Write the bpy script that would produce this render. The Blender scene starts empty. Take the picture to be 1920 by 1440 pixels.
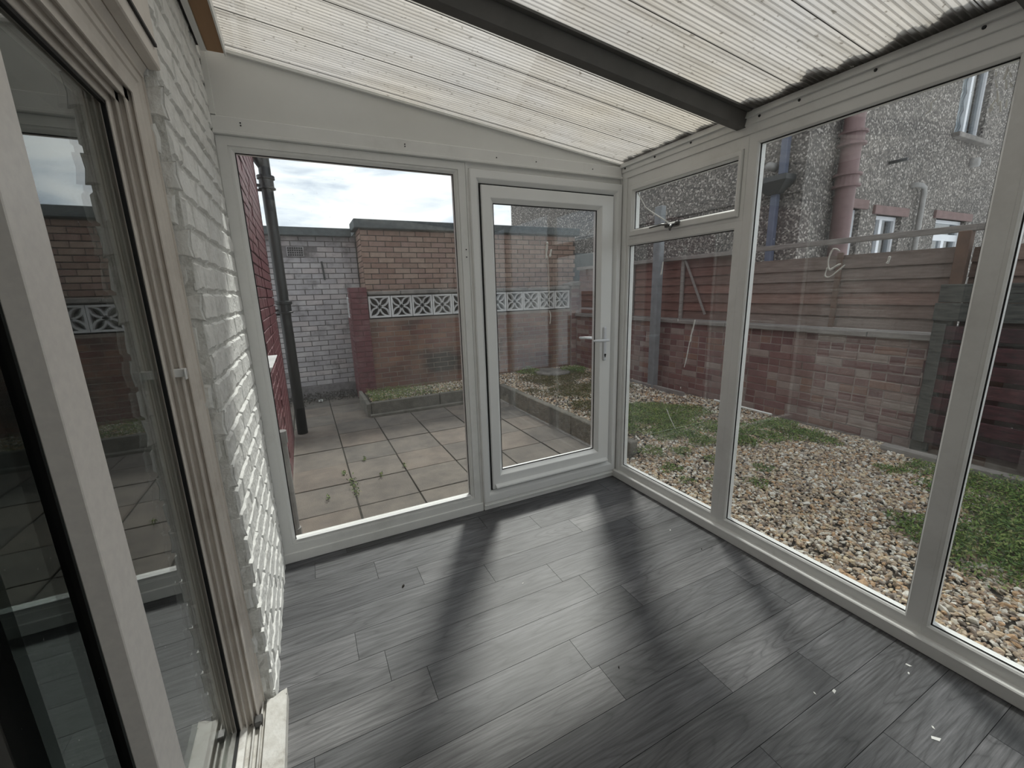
import bpy, bmesh, math, random
import numpy as np
from mathutils import Vector, Matrix
random.seed(7); rng = np.random.default_rng(7)
sc = bpy.context.scene
COL = sc.collection
PI = math.pi

# ------------------------------------------------------------ camera
camd = bpy.data.cameras.new('camera'); cam = bpy.data.objects.new('camera', camd); COL.objects.link(cam)
camd.sensor_fit = 'HORIZONTAL'; camd.sensor_width = 36.0; camd.lens = 36.0 * 782.0 / 1920.0
camd.clip_start = 0.02; camd.clip_end = 300
Rr = Vector((0.89478363, -0.44562061, -0.02800941)); Ru = Vector((0.12208382, 0.18383288, 0.97534661)); Rf = Vector((0.4294855, 0.87614368, -0.21889372))
M = Matrix(((Rr.x, Ru.x, -Rf.x, 0.24167762), (Rr.y, Ru.y, -Rf.y, -2.28356901), (Rr.z, Ru.z, -Rf.z, 1.37200493), (0, 0, 0, 1)))
cam.matrix_world = M
sc.camera = cam

# ------------------------------------------------------------ view, sky, sun
sc.view_settings.view_transform = 'Standard'; sc.view_settings.look = 'None'
sc.view_settings.gamma = 1.0; sc.view_settings.use_curve_mapping = False
sc.view_settings.exposure = 0.22
SUN_EL = math.radians(49); SUN_DIR = Vector((0.539 * math.cos(SUN_EL), 0.842 * math.cos(SUN_EL), math.sin(SUN_EL)))
SUN_POWER = 2.9; SKY = 1.25
world = bpy.data.worlds.new('sky'); sc.world = world; world.use_nodes = True
wn = world.node_tree; wn.nodes.clear()
def N(t, ty, **k):
    n = t.nodes.new(ty)
    for a, b in k.items():
        if a.startswith('_'): setattr(n, a[1:], b)
        else:
            key = a.replace('__', ' ')
            n.inputs[int(key[1:]) if key[0] == 'i' and key[1:].isdigit() else key].default_value = b
    return n
def ramp(t, stops, interp='LINEAR'):
    n = t.nodes.new('ShaderNodeValToRGB'); cr = n.color_ramp; cr.interpolation = interp
    while len(cr.elements) < len(stops): cr.elements.new(0.5)
    for e, (p, c) in zip(cr.elements, stops):
        e.position = p; e.color = (*c, 1) if len(c) == 3 else c
    return n
tc = N(wn, 'ShaderNodeTexCoord'); mp = N(wn, 'ShaderNodeMapping'); mp.inputs['Scale'].default_value = (2.6, 2.6, 9.0); mp.inputs['Location'].default_value = (0.35, 0.2, 0.9)
wn.links.new(tc.outputs['Generated'], mp.inputs[0])
nz = N(wn, 'ShaderNodeTexNoise', Scale=1.5, Detail=7.0, Roughness=0.55, Distortion=0.35); wn.links.new(mp.outputs[0], nz.inputs['Vector'])
rp = ramp(wn, [(0.34, (0.48, 0.54, 0.64)), (0.43, (0.70, 0.75, 0.82)), (0.51, (0.90, 0.92, 0.95)), (0.62, (1.0, 1.0, 1.0))]); wn.links.new(nz.outputs[0], rp.inputs[0])
bg = N(wn, 'ShaderNodeBackground', Strength=SKY); wn.links.new(rp.outputs[0], bg.inputs[0])
wo = N(wn, 'ShaderNodeOutputWorld'); wn.links.new(bg.outputs[0], wo.inputs[0])
sd = bpy.data.lights.new('sun', 'SUN'); sd.energy = SUN_POWER; sd.angle = math.radians(8); sd.color = (1.0, 0.97, 0.92)
sun = bpy.data.objects.new('sun', sd); COL.objects.link(sun); sun.location = (5, 8, 9)
sun.rotation_euler = SUN_DIR.to_track_quat('Z', 'Y').to_euler()

# ------------------------------------------------------------ materials
def mat(name):
    m = bpy.data.materials.new(name); m.use_nodes = True; t = m.node_tree; t.nodes.clear()
    o = N(t, 'ShaderNodeOutputMaterial'); return m, t, o
def basic(name, c1, c2=None, rough=0.5, scale=8.0, bump=0.0, bscale=60.0, metal=0.0, spec=0.5, dirt=None, dirt_amt=0.5, stretch=None, rnd=None, island=False, detail=5.0):
    """c1..c2 noise mix; rnd = list of colours picked per object (or per island)"""
    m, t, o = mat(name)
    p = N(t, 'ShaderNodeBsdfPrincipled', Roughness=rough, Metallic=metal); p.inputs['Specular IOR Level'].default_value = spec
    t.links.new(p.outputs[0], o.inputs[0])
    tc = N(t, 'ShaderNodeTexCoord'); src = tc.outputs['Object']
    g = N(t, 'ShaderNodeNewGeometry'); src = g.outputs['Position']
    if stretch:
        mpn = N(t, 'ShaderNodeMapping'); mpn.inputs['Scale'].default_value = stretch; t.links.new(src, mpn.inputs[0]); src = mpn.outputs[0]
    nz = N(t, 'ShaderNodeTexNoise', Scale=scale, Detail=detail, Roughness=0.6); t.links.new(src, nz.inputs['Vector'])
    mx = N(t, 'ShaderNodeMix', _data_type='RGBA'); c2 = c2 or tuple(x * 0.85 for x in c1)
    mx.inputs[6].default_value = (*c1, 1); mx.inputs[7].default_value = (*c2, 1)
    r = ramp(t, [(0.35, (0, 0, 0)), (0.65, (1, 1, 1))]); t.links.new(nz.outputs[0], r.inputs[0]); t.links.new(r.outputs[0], mx.inputs[0])
    out = mx.outputs[2]
    if rnd:
        rr = ramp(t, [(i / len(rnd), c) for i, c in enumerate(rnd)], 'CONSTANT')
        if island: t.links.new(g.outputs['Random Per Island'], rr.inputs[0])
        else:
            oi = N(t, 'ShaderNodeObjectInfo'); t.links.new(oi.outputs['Random'], rr.inputs[0])
        mm = N(t, 'ShaderNodeMix', _data_type='RGBA', _blend_type='MULTIPLY'); mm.inputs[0].default_value = 1.0
        t.links.new(rr.outputs[0], mm.inputs[6]); t.links.new(out, mm.inputs[7]); out = mm.outputs[2]
    if dirt:
        n2 = N(t, 'ShaderNodeTexNoise', Scale=scale * 0.37 + 1.3, Detail=8.0, Roughness=0.7); t.links.new(src, n2.inputs['Vector'])
        r2 = ramp(t, [(0.52, (0, 0, 0)), (0.68, (dirt_amt,) * 3)]); t.links.new(n2.outputs[0], r2.inputs[0])
        m2 = N(t, 'ShaderNodeMix', _data_type='RGBA'); m2.inputs[7].default_value = (*dirt, 1)
        t.links.new(r2.outputs[0], m2.inputs[0]); t.links.new(out, m2.inputs[6]); out = m2.outputs[2]
    t.links.new(out, p.inputs['Base Color'])
    if bump:
        n3 = N(t, 'ShaderNodeTexNoise', Scale=bscale, Detail=4.0); t.links.new(g.outputs['Position'], n3.inputs['Vector'])
        b = N(t, 'ShaderNodeBump', Strength=bump, Distance=0.01); t.links.new(n3.outputs[0], b.inputs['Height']); t.links.new(b.outputs[0], p.inputs['Normal'])
    return m
W1 = (1, 1, 1)
m_pvc = basic('white_upvc', (0.80, 0.80, 0.785), (0.76, 0.76, 0.745), rough=0.38, scale=5, dirt=(0.42, 0.41, 0.37), dirt_amt=0.22)
m_pvcdoor = basic('white_upvc_door', (0.84, 0.845, 0.84), (0.81, 0.815, 0.81), rough=0.33, scale=4)
m_panel = basic('painted_panel', (0.76, 0.76, 0.74), (0.72, 0.72, 0.70), rough=0.6, scale=3)
m_alu = basic('aged_cream_aluminium', (0.74, 0.69, 0.635), (0.66, 0.61, 0.56), rough=0.5, scale=9, dirt=(0.30, 0.25, 0.20), dirt_amt=0.3)
m_stile = basic('speckled_white_stile', (0.76, 0.73, 0.70), (0.70, 0.67, 0.65), rough=0.45, scale=60)
m_sill = basic('flaking_white_sill_paint', (0.72, 0.71, 0.68), (0.60, 0.58, 0.54), rough=0.55, scale=22, dirt=(0.20, 0.16, 0.12), dirt_amt=0.55, bump=0.2)
m_black = basic('black_rubber', (0.006, 0.006, 0.007), (0.012, 0.012, 0.012), rough=0.6)
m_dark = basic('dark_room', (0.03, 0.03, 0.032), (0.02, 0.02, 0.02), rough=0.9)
m_wbrick = basic('white_painted_brick', (0.82, 0.82, 0.80), (0.75, 0.75, 0.73), rough=0.65, scale=30, bump=0.55, bscale=55, dirt=(0.36, 0.34, 0.30), dirt_amt=0.4)
m_wmortar = basic('white_painted_mortar', (0.76, 0.76, 0.74), (0.62, 0.62, 0.59), rough=0.8, scale=40, bump=0.6, bscale=90, dirt=(0.28, 0.27, 0.25), dirt_amt=0.6)
m_gbrick = basic('weathered_white_brick', (0.44, 0.42, 0.42), (0.35, 0.33, 0.335), rough=0.85, scale=7, bump=0.3, dirt=(0.13, 0.12, 0.12), dirt_amt=0.8, rnd=[(1, 1, 1), (.9, .9, .92), (1, .96, .95), (.84, .84, .86)])
m_gmortar = basic('dirty_mortar', (0.20, 0.185, 0.19), (0.12, 0.11, 0.11), rough=0.9, scale=20)
m_maroon = basic('maroon_painted_brick', (0.135, 0.032, 0.040), (0.085, 0.02, 0.026), rough=0.55, scale=12, bump=0.4, dirt=(0.30, 0.22, 0.22), dirt_amt=0.25)
m_maroonm = basic('maroon_mortar', (0.13, 0.03, 0.04), (0.19, 0.10, 0.10), rough=0.7, scale=14)
m_obrick = basic('orange_brown_brick', (1, 1, 1), (0.80, 0.78, 0.76), rough=0.85, scale=15, bump=0.3, rnd=[(.30, .205, .165), (.265, .18, .145), (.325, .235, .19), (.285, .19, .16), (.245, .155, .125)])
m_obmortar = basic('grey_mortar', (0.05, 0.04, 0.036), (0.10, 0.085, 0.075), rough=0.95, scale=20)
m_sbrick = basic('red_brown_brick', (1, 1, 1), (0.72, 0.72, 0.70), rough=0.85, scale=4, bump=0.3, dirt=(0.045, 0.04, 0.035), dirt_amt=0.75, rnd=[(.215, .105, .075), (.185, .09, .07), (.235, .125, .085), (.20, .11, .08), (.17, .078, .062)])
m_smortar = basic('pale_mortar', (0.24, 0.20, 0.17), (0.16, 0.125, 0.11), rough=0.95, scale=9)
m_bbrick = basic('mottled_maroon_brick', (1, 1, 1), (0.78, 0.76, 0.76), rough=0.8, scale=10, bump=0.3, rnd=[(.20, .098, .09), (.175, .08, .075), (.27, .185, .165), (.21, .11, .098), (.31, .24, .215), (.155, .07, .068), (.24, .13, .10), (.20, .10, .095), (.245, .155, .14)])
m_bmortar = basic('brown_mortar', (0.33, 0.27, 0.25), (0.24, 0.18, 0.165), rough=0.95, scale=9)
m_coping = basic('grey_coping', (0.27, 0.25, 0.23), (0.17, 0.155, 0.145), rough=0.9, scale=7, bump=0.4, dirt=(0.10, 0.10, 0.09), dirt_amt=0.6)
m_screen = basic('white_screen_block', (0.66, 0.66, 0.66), (0.56, 0.56, 0.56), rough=0.75, scale=12, dirt=(0.30, 0.30, 0.29), dirt_amt=0.4)
m_slab = basic('paving_slab', (0.20, 0.175, 0.150), (0.135, 0.12, 0.107), rough=0.9, scale=5, bump=0.35, bscale=120, dirt=(0.22, 0.195, 0.165), dirt_amt=0.6, rnd=[(1, 1, 1), (.88, .88, .89), (1.05, 1.0, .97), (.95, .95, .95), (.80, .82, .84)])
m_joint = basic('dark_joint_soil', (0.05, 0.045, 0.035), (0.03, 0.028, 0.022), rough=1.0, scale=30)
m_kerb = basic('mossy_concrete_kerb', (0.20, 0.185, 0.16), (0.12, 0.115, 0.095), rough=0.95, scale=9, bump=0.6, bscale=80)
m_soil = basic('soil', (0.10, 0.085, 0.065), (0.06, 0.05, 0.04), rough=1.0, scale=12, bump=0.5)
m_stone = basic('gravel_stones', (1.15, 1.15, 1.12), (0.80, 0.78, 0.75), rough=0.7, scale=60, island=True, rnd=[(.46, .37, .28), (.56, .51, .44), (.34, .24, .17), (.68, .65, .60), (.50, .38, .26), (.26, .20, .16), (.60, .50, .36), (.37, .32, .28), (.48, .31, .18), (.74, .71, .66), (.20, .165, .14), (.42, .33, .25)])
m_leaf = basic('weed_leaves', (1.4, 1.4, 1.2), (1.0, 1.05, 0.8), rough=0.6, scale=5, island=True, rnd=[(.10, .165, .035), (.06, .12, .025), (.13, .20, .045), (.17, .22, .06), (.05, .09, .025), (.20, .20, .09)])
m_moss = basic('yellow_moss', (1, 1, 1), (0.8, 0.75, 0.6), rough=0.8, scale=5, island=True, rnd=[(.16, .14, .06), (.11, .12, .04), (.20, .15, .08), (.08, .10, .03), (.14, .10, .06)])
m_debris = basic('dark_leaf_debris', (0.025, 0.022, 0.018), (0.04, 0.035, 0.03), rough=1.0)
m_iron = basic('black_cast_iron', (0.018, 0.02, 0.022), (0.03, 0.032, 0.034), rough=0.45, scale=15, bump=0.2)
m_felt = basic('roof_felt_edge', (0.10, 0.115, 0.12), (0.065, 0.075, 0.08), rough=0.9, scale=20, bump=0.3)
m_fence = basic('brown_fence_board', (1, 1, 1), (0.68, 0.66, 0.64), rough=0.85, scale=6, stretch=(1, 1, 9), bump=0.2, rnd=[(.235, .165, .14), (.205, .145, .125), (.265, .19, .16), (.22, .17, .15), (.24, .15, .125)])
m_fencered = basic('red_fence_board', (1, 1, 1), (0.68, 0.66, 0.64), rough=0.85, scale=6, stretch=(1, 1, 9), rnd=[(.185, .085, .068), (.16, .08, .066), (.20, .10, .08), (.15, .085, .07)])
m_fencegrey = basic('grey_weathered_timber', (0.27, 0.245, 0.23), (0.18, 0.16, 0.15), rough=0.9, scale=8, stretch=(1, 1, 9))
m_post = basic('brown_fence_post', (0.15, 0.085, 0.06), (0.10, 0.06, 0.045), rough=0.85, scale=9)
m_pallet = basic('dark_red_slat', (1, 1, 1), (0.45, 0.5, 0.5), rough=0.9, scale=9, stretch=(1, 1.6, 6), dirt=(0.02, 0.02, 0.02), dirt_amt=0.85, rnd=[(.10, .03, .035), (.085, .03, .035), (.12, .045, .05), (.075, .035, .04)])
m_palletg = basic('mossy_slat', (0.10, 0.10, 0.09), (0.05, 0.052, 0.05), rough=0.95, scale=11, stretch=(1, 1, 6), dirt=(0.012, 0.012, 0.012), dirt_amt=0.9)
m_steel = basic('galvanised_post', (0.22, 0.235, 0.25), (0.16, 0.17, 0.18), rough=0.6, scale=9)
m_bluepipe = basic('blue_grey_downpipe', (0.10, 0.12, 0.18), (0.075, 0.09, 0.14), rough=0.55, scale=9)
m_pinkpipe = basic('faded_pink_pipe', (0.20, 0.125, 0.125), (0.16, 0.10, 0.10), rough=0.6, scale=6)
m_greypipe = basic('grey_plastic_pipe', (0.30, 0.29, 0.28), (0.22, 0.215, 0.21), rough=0.5, scale=9)
m_whitepl = basic('white_window_plastic', (0.72, 0.74, 0.78), (0.68, 0.70, 0.74), rough=0.4)
m_lintel = basic('painted_lintel', (0.19, 0.12, 0.115), (0.15, 0.095, 0.09), rough=0.8)
m_rafter = basic('dark_grey_rafter', (0.115, 0.11, 0.105), (0.09, 0.088, 0.083), rough=0.6)
m_wood = basic('brown_timber', (0.36, 0.21, 0.11), (0.27, 0.155, 0.08), rough=0.7, scale=6, stretch=(1, .15, 1))
m_white = basic('bright_white_flake', (0.85, 0.85, 0.83), (0.75, 0.75, 0.72), rough=0.7)
m_metal = basic('dull_metal', (0.20, 0.20, 0.20), (0.12, 0.12, 0.12), rough=0.4, metal=0.8)
m_house = basic('brown_red_roof', (0.12, 0.07, 0.06), (0.09, 0.05, 0.045), rough=0.9)
m_curtain = basic('pale_curtain', (0.35, 0.35, 0.34), (0.30, 0.30, 0.29), rough=0.9)

def stain(m, c, r, col, amt):
    t = m.node_tree; p = [n for n in t.nodes if n.type == 'BSDF_PRINCIPLED'][0]; src = p.inputs['Base Color'].links[0].from_socket
    g = N(t, 'ShaderNodeNewGeometry'); mp_ = N(t, 'ShaderNodeMapping'); mp_.inputs['Location'].default_value = (-c[0] / r[0], -c[1] / r[1], -c[2] / r[2]); mp_.inputs['Scale'].default_value = (1 / r[0], 1 / r[1], 1 / r[2]); t.links.new(g.outputs['Position'], mp_.inputs[0])
    ln = N(t, 'ShaderNodeVectorMath', _operation='LENGTH'); nz = N(t, 'ShaderNodeTexNoise', Scale=6.0, Detail=5.0); t.links.new(g.outputs['Position'], nz.inputs['Vector']); t.links.new(mp_.outputs[0], ln.inputs[0])
    ad = N(t, 'ShaderNodeMath', _operation='MULTIPLY_ADD'); ad.inputs[1].default_value = 1.2; t.links.new(nz.outputs[0], ad.inputs[0]); t.links.new(ln.outputs['Value'], ad.inputs[2])
    rr = ramp(t, [(.55, (amt,) * 3), (.95, (0, 0, 0))]); sc_ = N(t, 'ShaderNodeMath', _operation='MULTIPLY'); sc_.inputs[1].default_value = .5; t.links.new(ad.outputs[0], sc_.inputs[0]); t.links.new(sc_.outputs[0], rr.inputs[0])
    mx = N(t, 'ShaderNodeMix', _data_type='RGBA'); mx.inputs[7].default_value = (*col, 1); t.links.new(rr.outputs[0], mx.inputs[0]); t.links.new(src, mx.inputs[6]); t.links.new(mx.outputs[2], p.inputs['Base Color'])
stain(m_sbrick, (2.12, 3.97, .32), (.36, .5, .22), (.022, .022, .02), .9)
def pebbledash():
    m, t, o = mat('pebbledash_render'); p = N(t, 'ShaderNodeBsdfPrincipled', Roughness=0.9); t.links.new(p.outputs[0], o.inputs[0])
    g = N(t, 'ShaderNodeNewGeometry'); v = N(t, 'ShaderNodeTexVoronoi', Scale=46.0); t.links.new(g.outputs['Position'], v.inputs['Vector'])
    sep = N(t, 'ShaderNodeSeparateColor'); t.links.new(v.outputs['Color'], sep.inputs[0])
    r = ramp(t, [(0, (.075, .068, .065)), (.45, (.125, .113, .105)), (.72, (.19, .175, .16)), (.88, (.33, .305, .28)), (1, (.50, .47, .44))]); t.links.new(sep.outputs[0], r.inputs[0])
    n = N(t, 'ShaderNodeTexNoise', Scale=0.9, Detail=5.0); t.links.new(g.outputs['Position'], n.inputs['Vector'])
    r2 = ramp(t, [(.3, (.78, .78, .78)), (.7, (1.12, 1.1, 1.08))]); t.links.new(n.outputs[0], r2.inputs[0])
    mm = N(t, 'ShaderNodeMix', _data_type='RGBA', _blend_type='MULTIPLY'); mm.inputs[0].default_value = 1; t.links.new(r.outputs[0], mm.inputs[6]); t.links.new(r2.outputs[0], mm.inputs[7])
    t.links.new(mm.outputs[2], p.inputs['Base Color'])
    b = N(t, 'ShaderNodeBump', Strength=0.7, Distance=0.012); b.invert = True; t.links.new(v.outputs['Distance'], b.inputs['Height']); t.links.new(b.outputs[0], p.inputs['Normal'])
    return m
m_dash = pebbledash()

def glass(name, tint=(0.93, 0.95, 0.94), haze=0.016, ior=1.5, streak=(1.5, 1.5, 0.25), gain=1.0):
    m, t, o = mat(name)
    tr = N(t, 'ShaderNodeBsdfTransparent', Color=(*tint, 1)); gl = N(t, 'ShaderNodeBsdfGlossy', Roughness=0.0, Color=(gain, gain, gain, 1))
    fr = N(t, 'ShaderNodeFresnel', IOR=ior); gb_ = N(t, 'ShaderNodeNewGeometry'); mr = N(t, 'ShaderNodeMapRange'); mr.inputs[3].default_value = ior; mr.inputs[4].default_value = 1 / ior
    t.links.new(gb_.outputs['Backfacing'], mr.inputs[0]); t.links.new(mr.outputs[0], fr.inputs['IOR']); mx = N(t, 'ShaderNodeMixShader'); t.links.new(fr.outputs[0], mx.inputs[0]); t.links.new(tr.outputs[0], mx.inputs[1]); t.links.new(gl.outputs[0], mx.inputs[2])
    g = N(t, 'ShaderNodeNewGeometry'); mpn = N(t, 'ShaderNodeMapping'); mpn.inputs['Scale'].default_value = streak; t.links.new(g.outputs['Position'], mpn.inputs[0])
    n = N(t, 'ShaderNodeTexNoise', Scale=5.0, Detail=6.0, Roughness=0.65); t.links.new(mpn.outputs[0], n.inputs['Vector'])
    n2 = N(t, 'ShaderNodeTexNoise', Scale=140.0, Detail=2.0); t.links.new(g.outputs['Position'], n2.inputs['Vector'])
    r = ramp(t, [(.38, (haze * .35,) * 3), (.6, (haze,) * 3), (.78, (haze * 2.2,) * 3)]); t.links.new(n.outputs[0], r.inputs[0])
    r2 = ramp(t, [(.74, (0, 0, 0)), (.80, (.3, .3, .3))]); t.links.new(n2.outputs[0], r2.inputs[0])
    ad = N(t, 'ShaderNodeMath', _operation='ADD'); t.links.new(r.outputs[0], ad.inputs[0]); t.links.new(r2.outputs[0], ad.inputs[1])
    df = N(t, 'ShaderNodeBsdfDiffuse', Color=(.75, .77, .78, 1)); tl = N(t, 'ShaderNodeBsdfTranslucent', Color=(.75, .77, .78, 1)); dm = N(t, 'ShaderNodeMixShader'); dm.inputs[0].default_value = .5
    t.links.new(df.outputs[0], dm.inputs[1]); t.links.new(tl.outputs[0], dm.inputs[2])
    m2 = N(t, 'ShaderNodeMixShader'); t.links.new(ad.outputs[0], m2.inputs[0]); t.links.new(mx.outputs[0], m2.inputs[1]); t.links.new(dm.outputs[0], m2.inputs[2]); t.links.new(m2.outputs[0], o.inputs[0])
    return m
m_glass = glass('dusty_window_glass')
m_patioglass = glass('patio_door_glass', tint=(.80, .84, .83), haze=0.004, ior=1.75, streak=(.5, .5, .1))
m_houseglass = glass('house_window_glass', tint=(.75, .78, .8), haze=0.01, ior=1.6)

def polycarb():
    m, t, o = mat('twinwall_polycarbonate')
    g = N(t, 'ShaderNodeNewGeometry'); mp1 = N(t, 'ShaderNodeMapping'); mp1.inputs['Scale'].default_value = (0.35, 6.0, 0.35); t.links.new(g.outputs['Position'], mp1.inputs[0])
    n1 = N(t, 'ShaderNodeTexNoise', Scale=4.0, Detail=6.0, Roughness=.65); t.links.new(mp1.outputs[0], n1.inputs['Vector'])
    r1 = ramp(t, [(.30, (.33, .32, .30)), (.5, (.45, .445, .43)), (.7, (.55, .545, .53))]); t.links.new(n1.outputs[0], r1.inputs[0])
    n2 = N(t, 'ShaderNodeTexNoise', Scale=1.6, Detail=4.0); t.links.new(g.outputs['Position'], n2.inputs['Vector'])
    r2 = ramp(t, [(.35, (1, 1, 1)), (.68, (.98, .93, .83))]); t.links.new(n2.outputs[0], r2.inputs[0])
    n3 = N(t, 'ShaderNodeTexNoise', Scale=45.0, Detail=2.0); t.links.new(g.outputs['Position'], n3.inputs['Vector'])
    r3 = ramp(t, [(.27, (.45, .43, .40)), (.34, (1, 1, 1))]); t.links.new(n3.outputs[0], r3.inputs[0])
    a = N(t, 'ShaderNodeMix', _data_type='RGBA', _blend_type='MULTIPLY'); a.inputs[0].default_value = 1; t.links.new(r1.outputs[0], a.inputs[6]); t.links.new(r2.outputs[0], a.inputs[7])
    b = N(t, 'ShaderNodeMix', _data_type='RGBA', _blend_type='MULTIPLY'); b.inputs[0].default_value = 1; t.links.new(a.outputs[2], b.inputs[6]); t.links.new(r3.outputs[0], b.inputs[7])
    tl = N(t, 'ShaderNodeBsdfTranslucent'); t.links.new(b.outputs[2], tl.inputs[0])
    df = N(t, 'ShaderNodeBsdfDiffuse', Color=(.6, .59, .56, 1)); m1 = N(t, 'ShaderNodeMixShader'); m1.inputs[0].default_value = .12
    t.links.new(tl.outputs[0], m1.inputs[1]); t.links.new(df.outputs[0], m1.inputs[2])
    tr = N(t, 'ShaderNodeBsdfTransparent', Color=(.9, .9, .88, 1)); m2 = N(t, 'ShaderNodeMixShader'); m2.inputs[0].default_value = .10
    t.links.new(m1.outputs[0], m2.inputs[1]); t.links.new(tr.outputs[0], m2.inputs[2])
    t.links.new(m2.outputs[0], o.inputs[0]); return m
m_poly = polycarb()
m_polyrib = m_poly.copy(); m_polyrib.name = 'polycarbonate_rib'
for _n in m_polyrib.node_tree.nodes:
    if _n.type == 'MIX_SHADER' and abs(_n.inputs[0].default_value - .12) < 1e-4: _n.inputs[0].default_value = .48
m_polytop = glass('polycarbonate_top_skin', tint=(.94, .94, .92), haze=0.04)

def plankmat():
    m, t, o = mat('grey_oak_vinyl'); p = N(t, 'ShaderNodeBsdfPrincipled', Roughness=.48); p.inputs['Specular IOR Level'].default_value = .5; t.links.new(p.outputs[0], o.inputs[0])
    g = N(t, 'ShaderNodeNewGeometry'); oi = N(t, 'ShaderNodeObjectInfo')
    off = N(t, 'ShaderNodeVectorMath', _operation='SCALE'); cb = N(t, 'ShaderNodeCombineXYZ'); t.links.new(oi.outputs['Random'], cb.inputs[0]); t.links.new(oi.outputs['Random'], cb.inputs[2]); t.links.new(cb.outputs[0], off.inputs[0]); off.inputs['Scale'].default_value = 37.0
    ad = N(t, 'ShaderNodeVectorMath', _operation='ADD'); t.links.new(g.outputs['Position'], ad.inputs[0]); t.links.new(off.outputs[0], ad.inputs[1])
    mp1 = N(t, 'ShaderNodeMapping'); mp1.inputs['Scale'].default_value = (1.1, 9.0, 1.0); t.links.new(ad.outputs[0], mp1.inputs[0])
    # growth rings: contour bands of a smooth field, stretched along the plank
    n1 = N(t, 'ShaderNodeTexNoise', Scale=1.15, Detail=1.5, Roughness=.45, Distortion=.25); t.links.new(mp1.outputs[0], n1.inputs['Vector'])
    mu = N(t, 'ShaderNodeMath', _operation='MULTIPLY'); mu.inputs[1].default_value = 26.0; t.links.new(n1.outputs[0], mu.inputs[0])
    fr = N(t, 'ShaderNodeMath', _operation='PINGPONG'); fr.inputs[1].default_value = 1.0; t.links.new(mu.outputs[0], fr.inputs[0])
    rr = ramp(t, [(0, (.62, .62, .62)), (.2, (.88, .88, .88)), (.65, (1.04, 1.04, 1.04)), (1, (1.12, 1.12, 1.12))]); t.links.new(fr.outputs[0], rr.inputs[0])
    mp2 = N(t, 'ShaderNodeMapping'); mp2.inputs['Scale'].default_value = (4.0, 90.0, 1.0); t.links.new(ad.outputs[0], mp2.inputs[0])
    n2 = N(t, 'ShaderNodeTexNoise', Scale=1.6, Detail=5.0, Roughness=.7); t.links.new(mp2.outputs[0], n2.inputs['Vector'])
    r2 = ramp(t, [(.3, (.48, .48, .48)), (.52, (.98, .98, .98)), (.75, (1.5, 1.5, 1.5))]); t.links.new(n2.outputs[0], r2.inputs[0])
    base = ramp(t, [(0, (.078, .078, .084)), (.25, (.095, .095, .10)), (.5, (.118, .117, .122)), (.75, (.088, .088, .093)), (.9, (.145, .143, .146))], 'CONSTANT'); t.links.new(oi.outputs['Random'], base.inputs[0])
    mp4 = N(t, 'ShaderNodeMapping'); mp4.inputs['Scale'].default_value = (1.2, 5.0, 1.0); t.links.new(ad.outputs[0], mp4.inputs[0])
    n4 = N(t, 'ShaderNodeTexNoise', Scale=1.4, Detail=3.0); t.links.new(mp4.outputs[0], n4.inputs['Vector']); r4 = ramp(t, [(.35, (.78, .78, .78)), (.65, (1.3, 1.3, 1.3))]); t.links.new(n4.outputs[0], r4.inputs[0])
    out = base.outputs[0]
    for s in (rr, r2, r4):
        a = N(t, 'ShaderNodeMix', _data_type='RGBA', _blend_type='MULTIPLY'); a.inputs[0].default_value = 1; t.links.new(out, a.inputs[6]); t.links.new(s.outputs[0], a.inputs[7]); out = a.outputs[2]
    t.links.new(out, p.inputs['Base Color'])
    b = N(t, 'ShaderNodeBump', Strength=.15, Distance=.002); t.links.new(n2.outputs[0], b.inputs['Height']); t.links.new(b.outputs[0], p.inputs['Normal'])
    return m
m_plank = plankmat()

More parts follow.
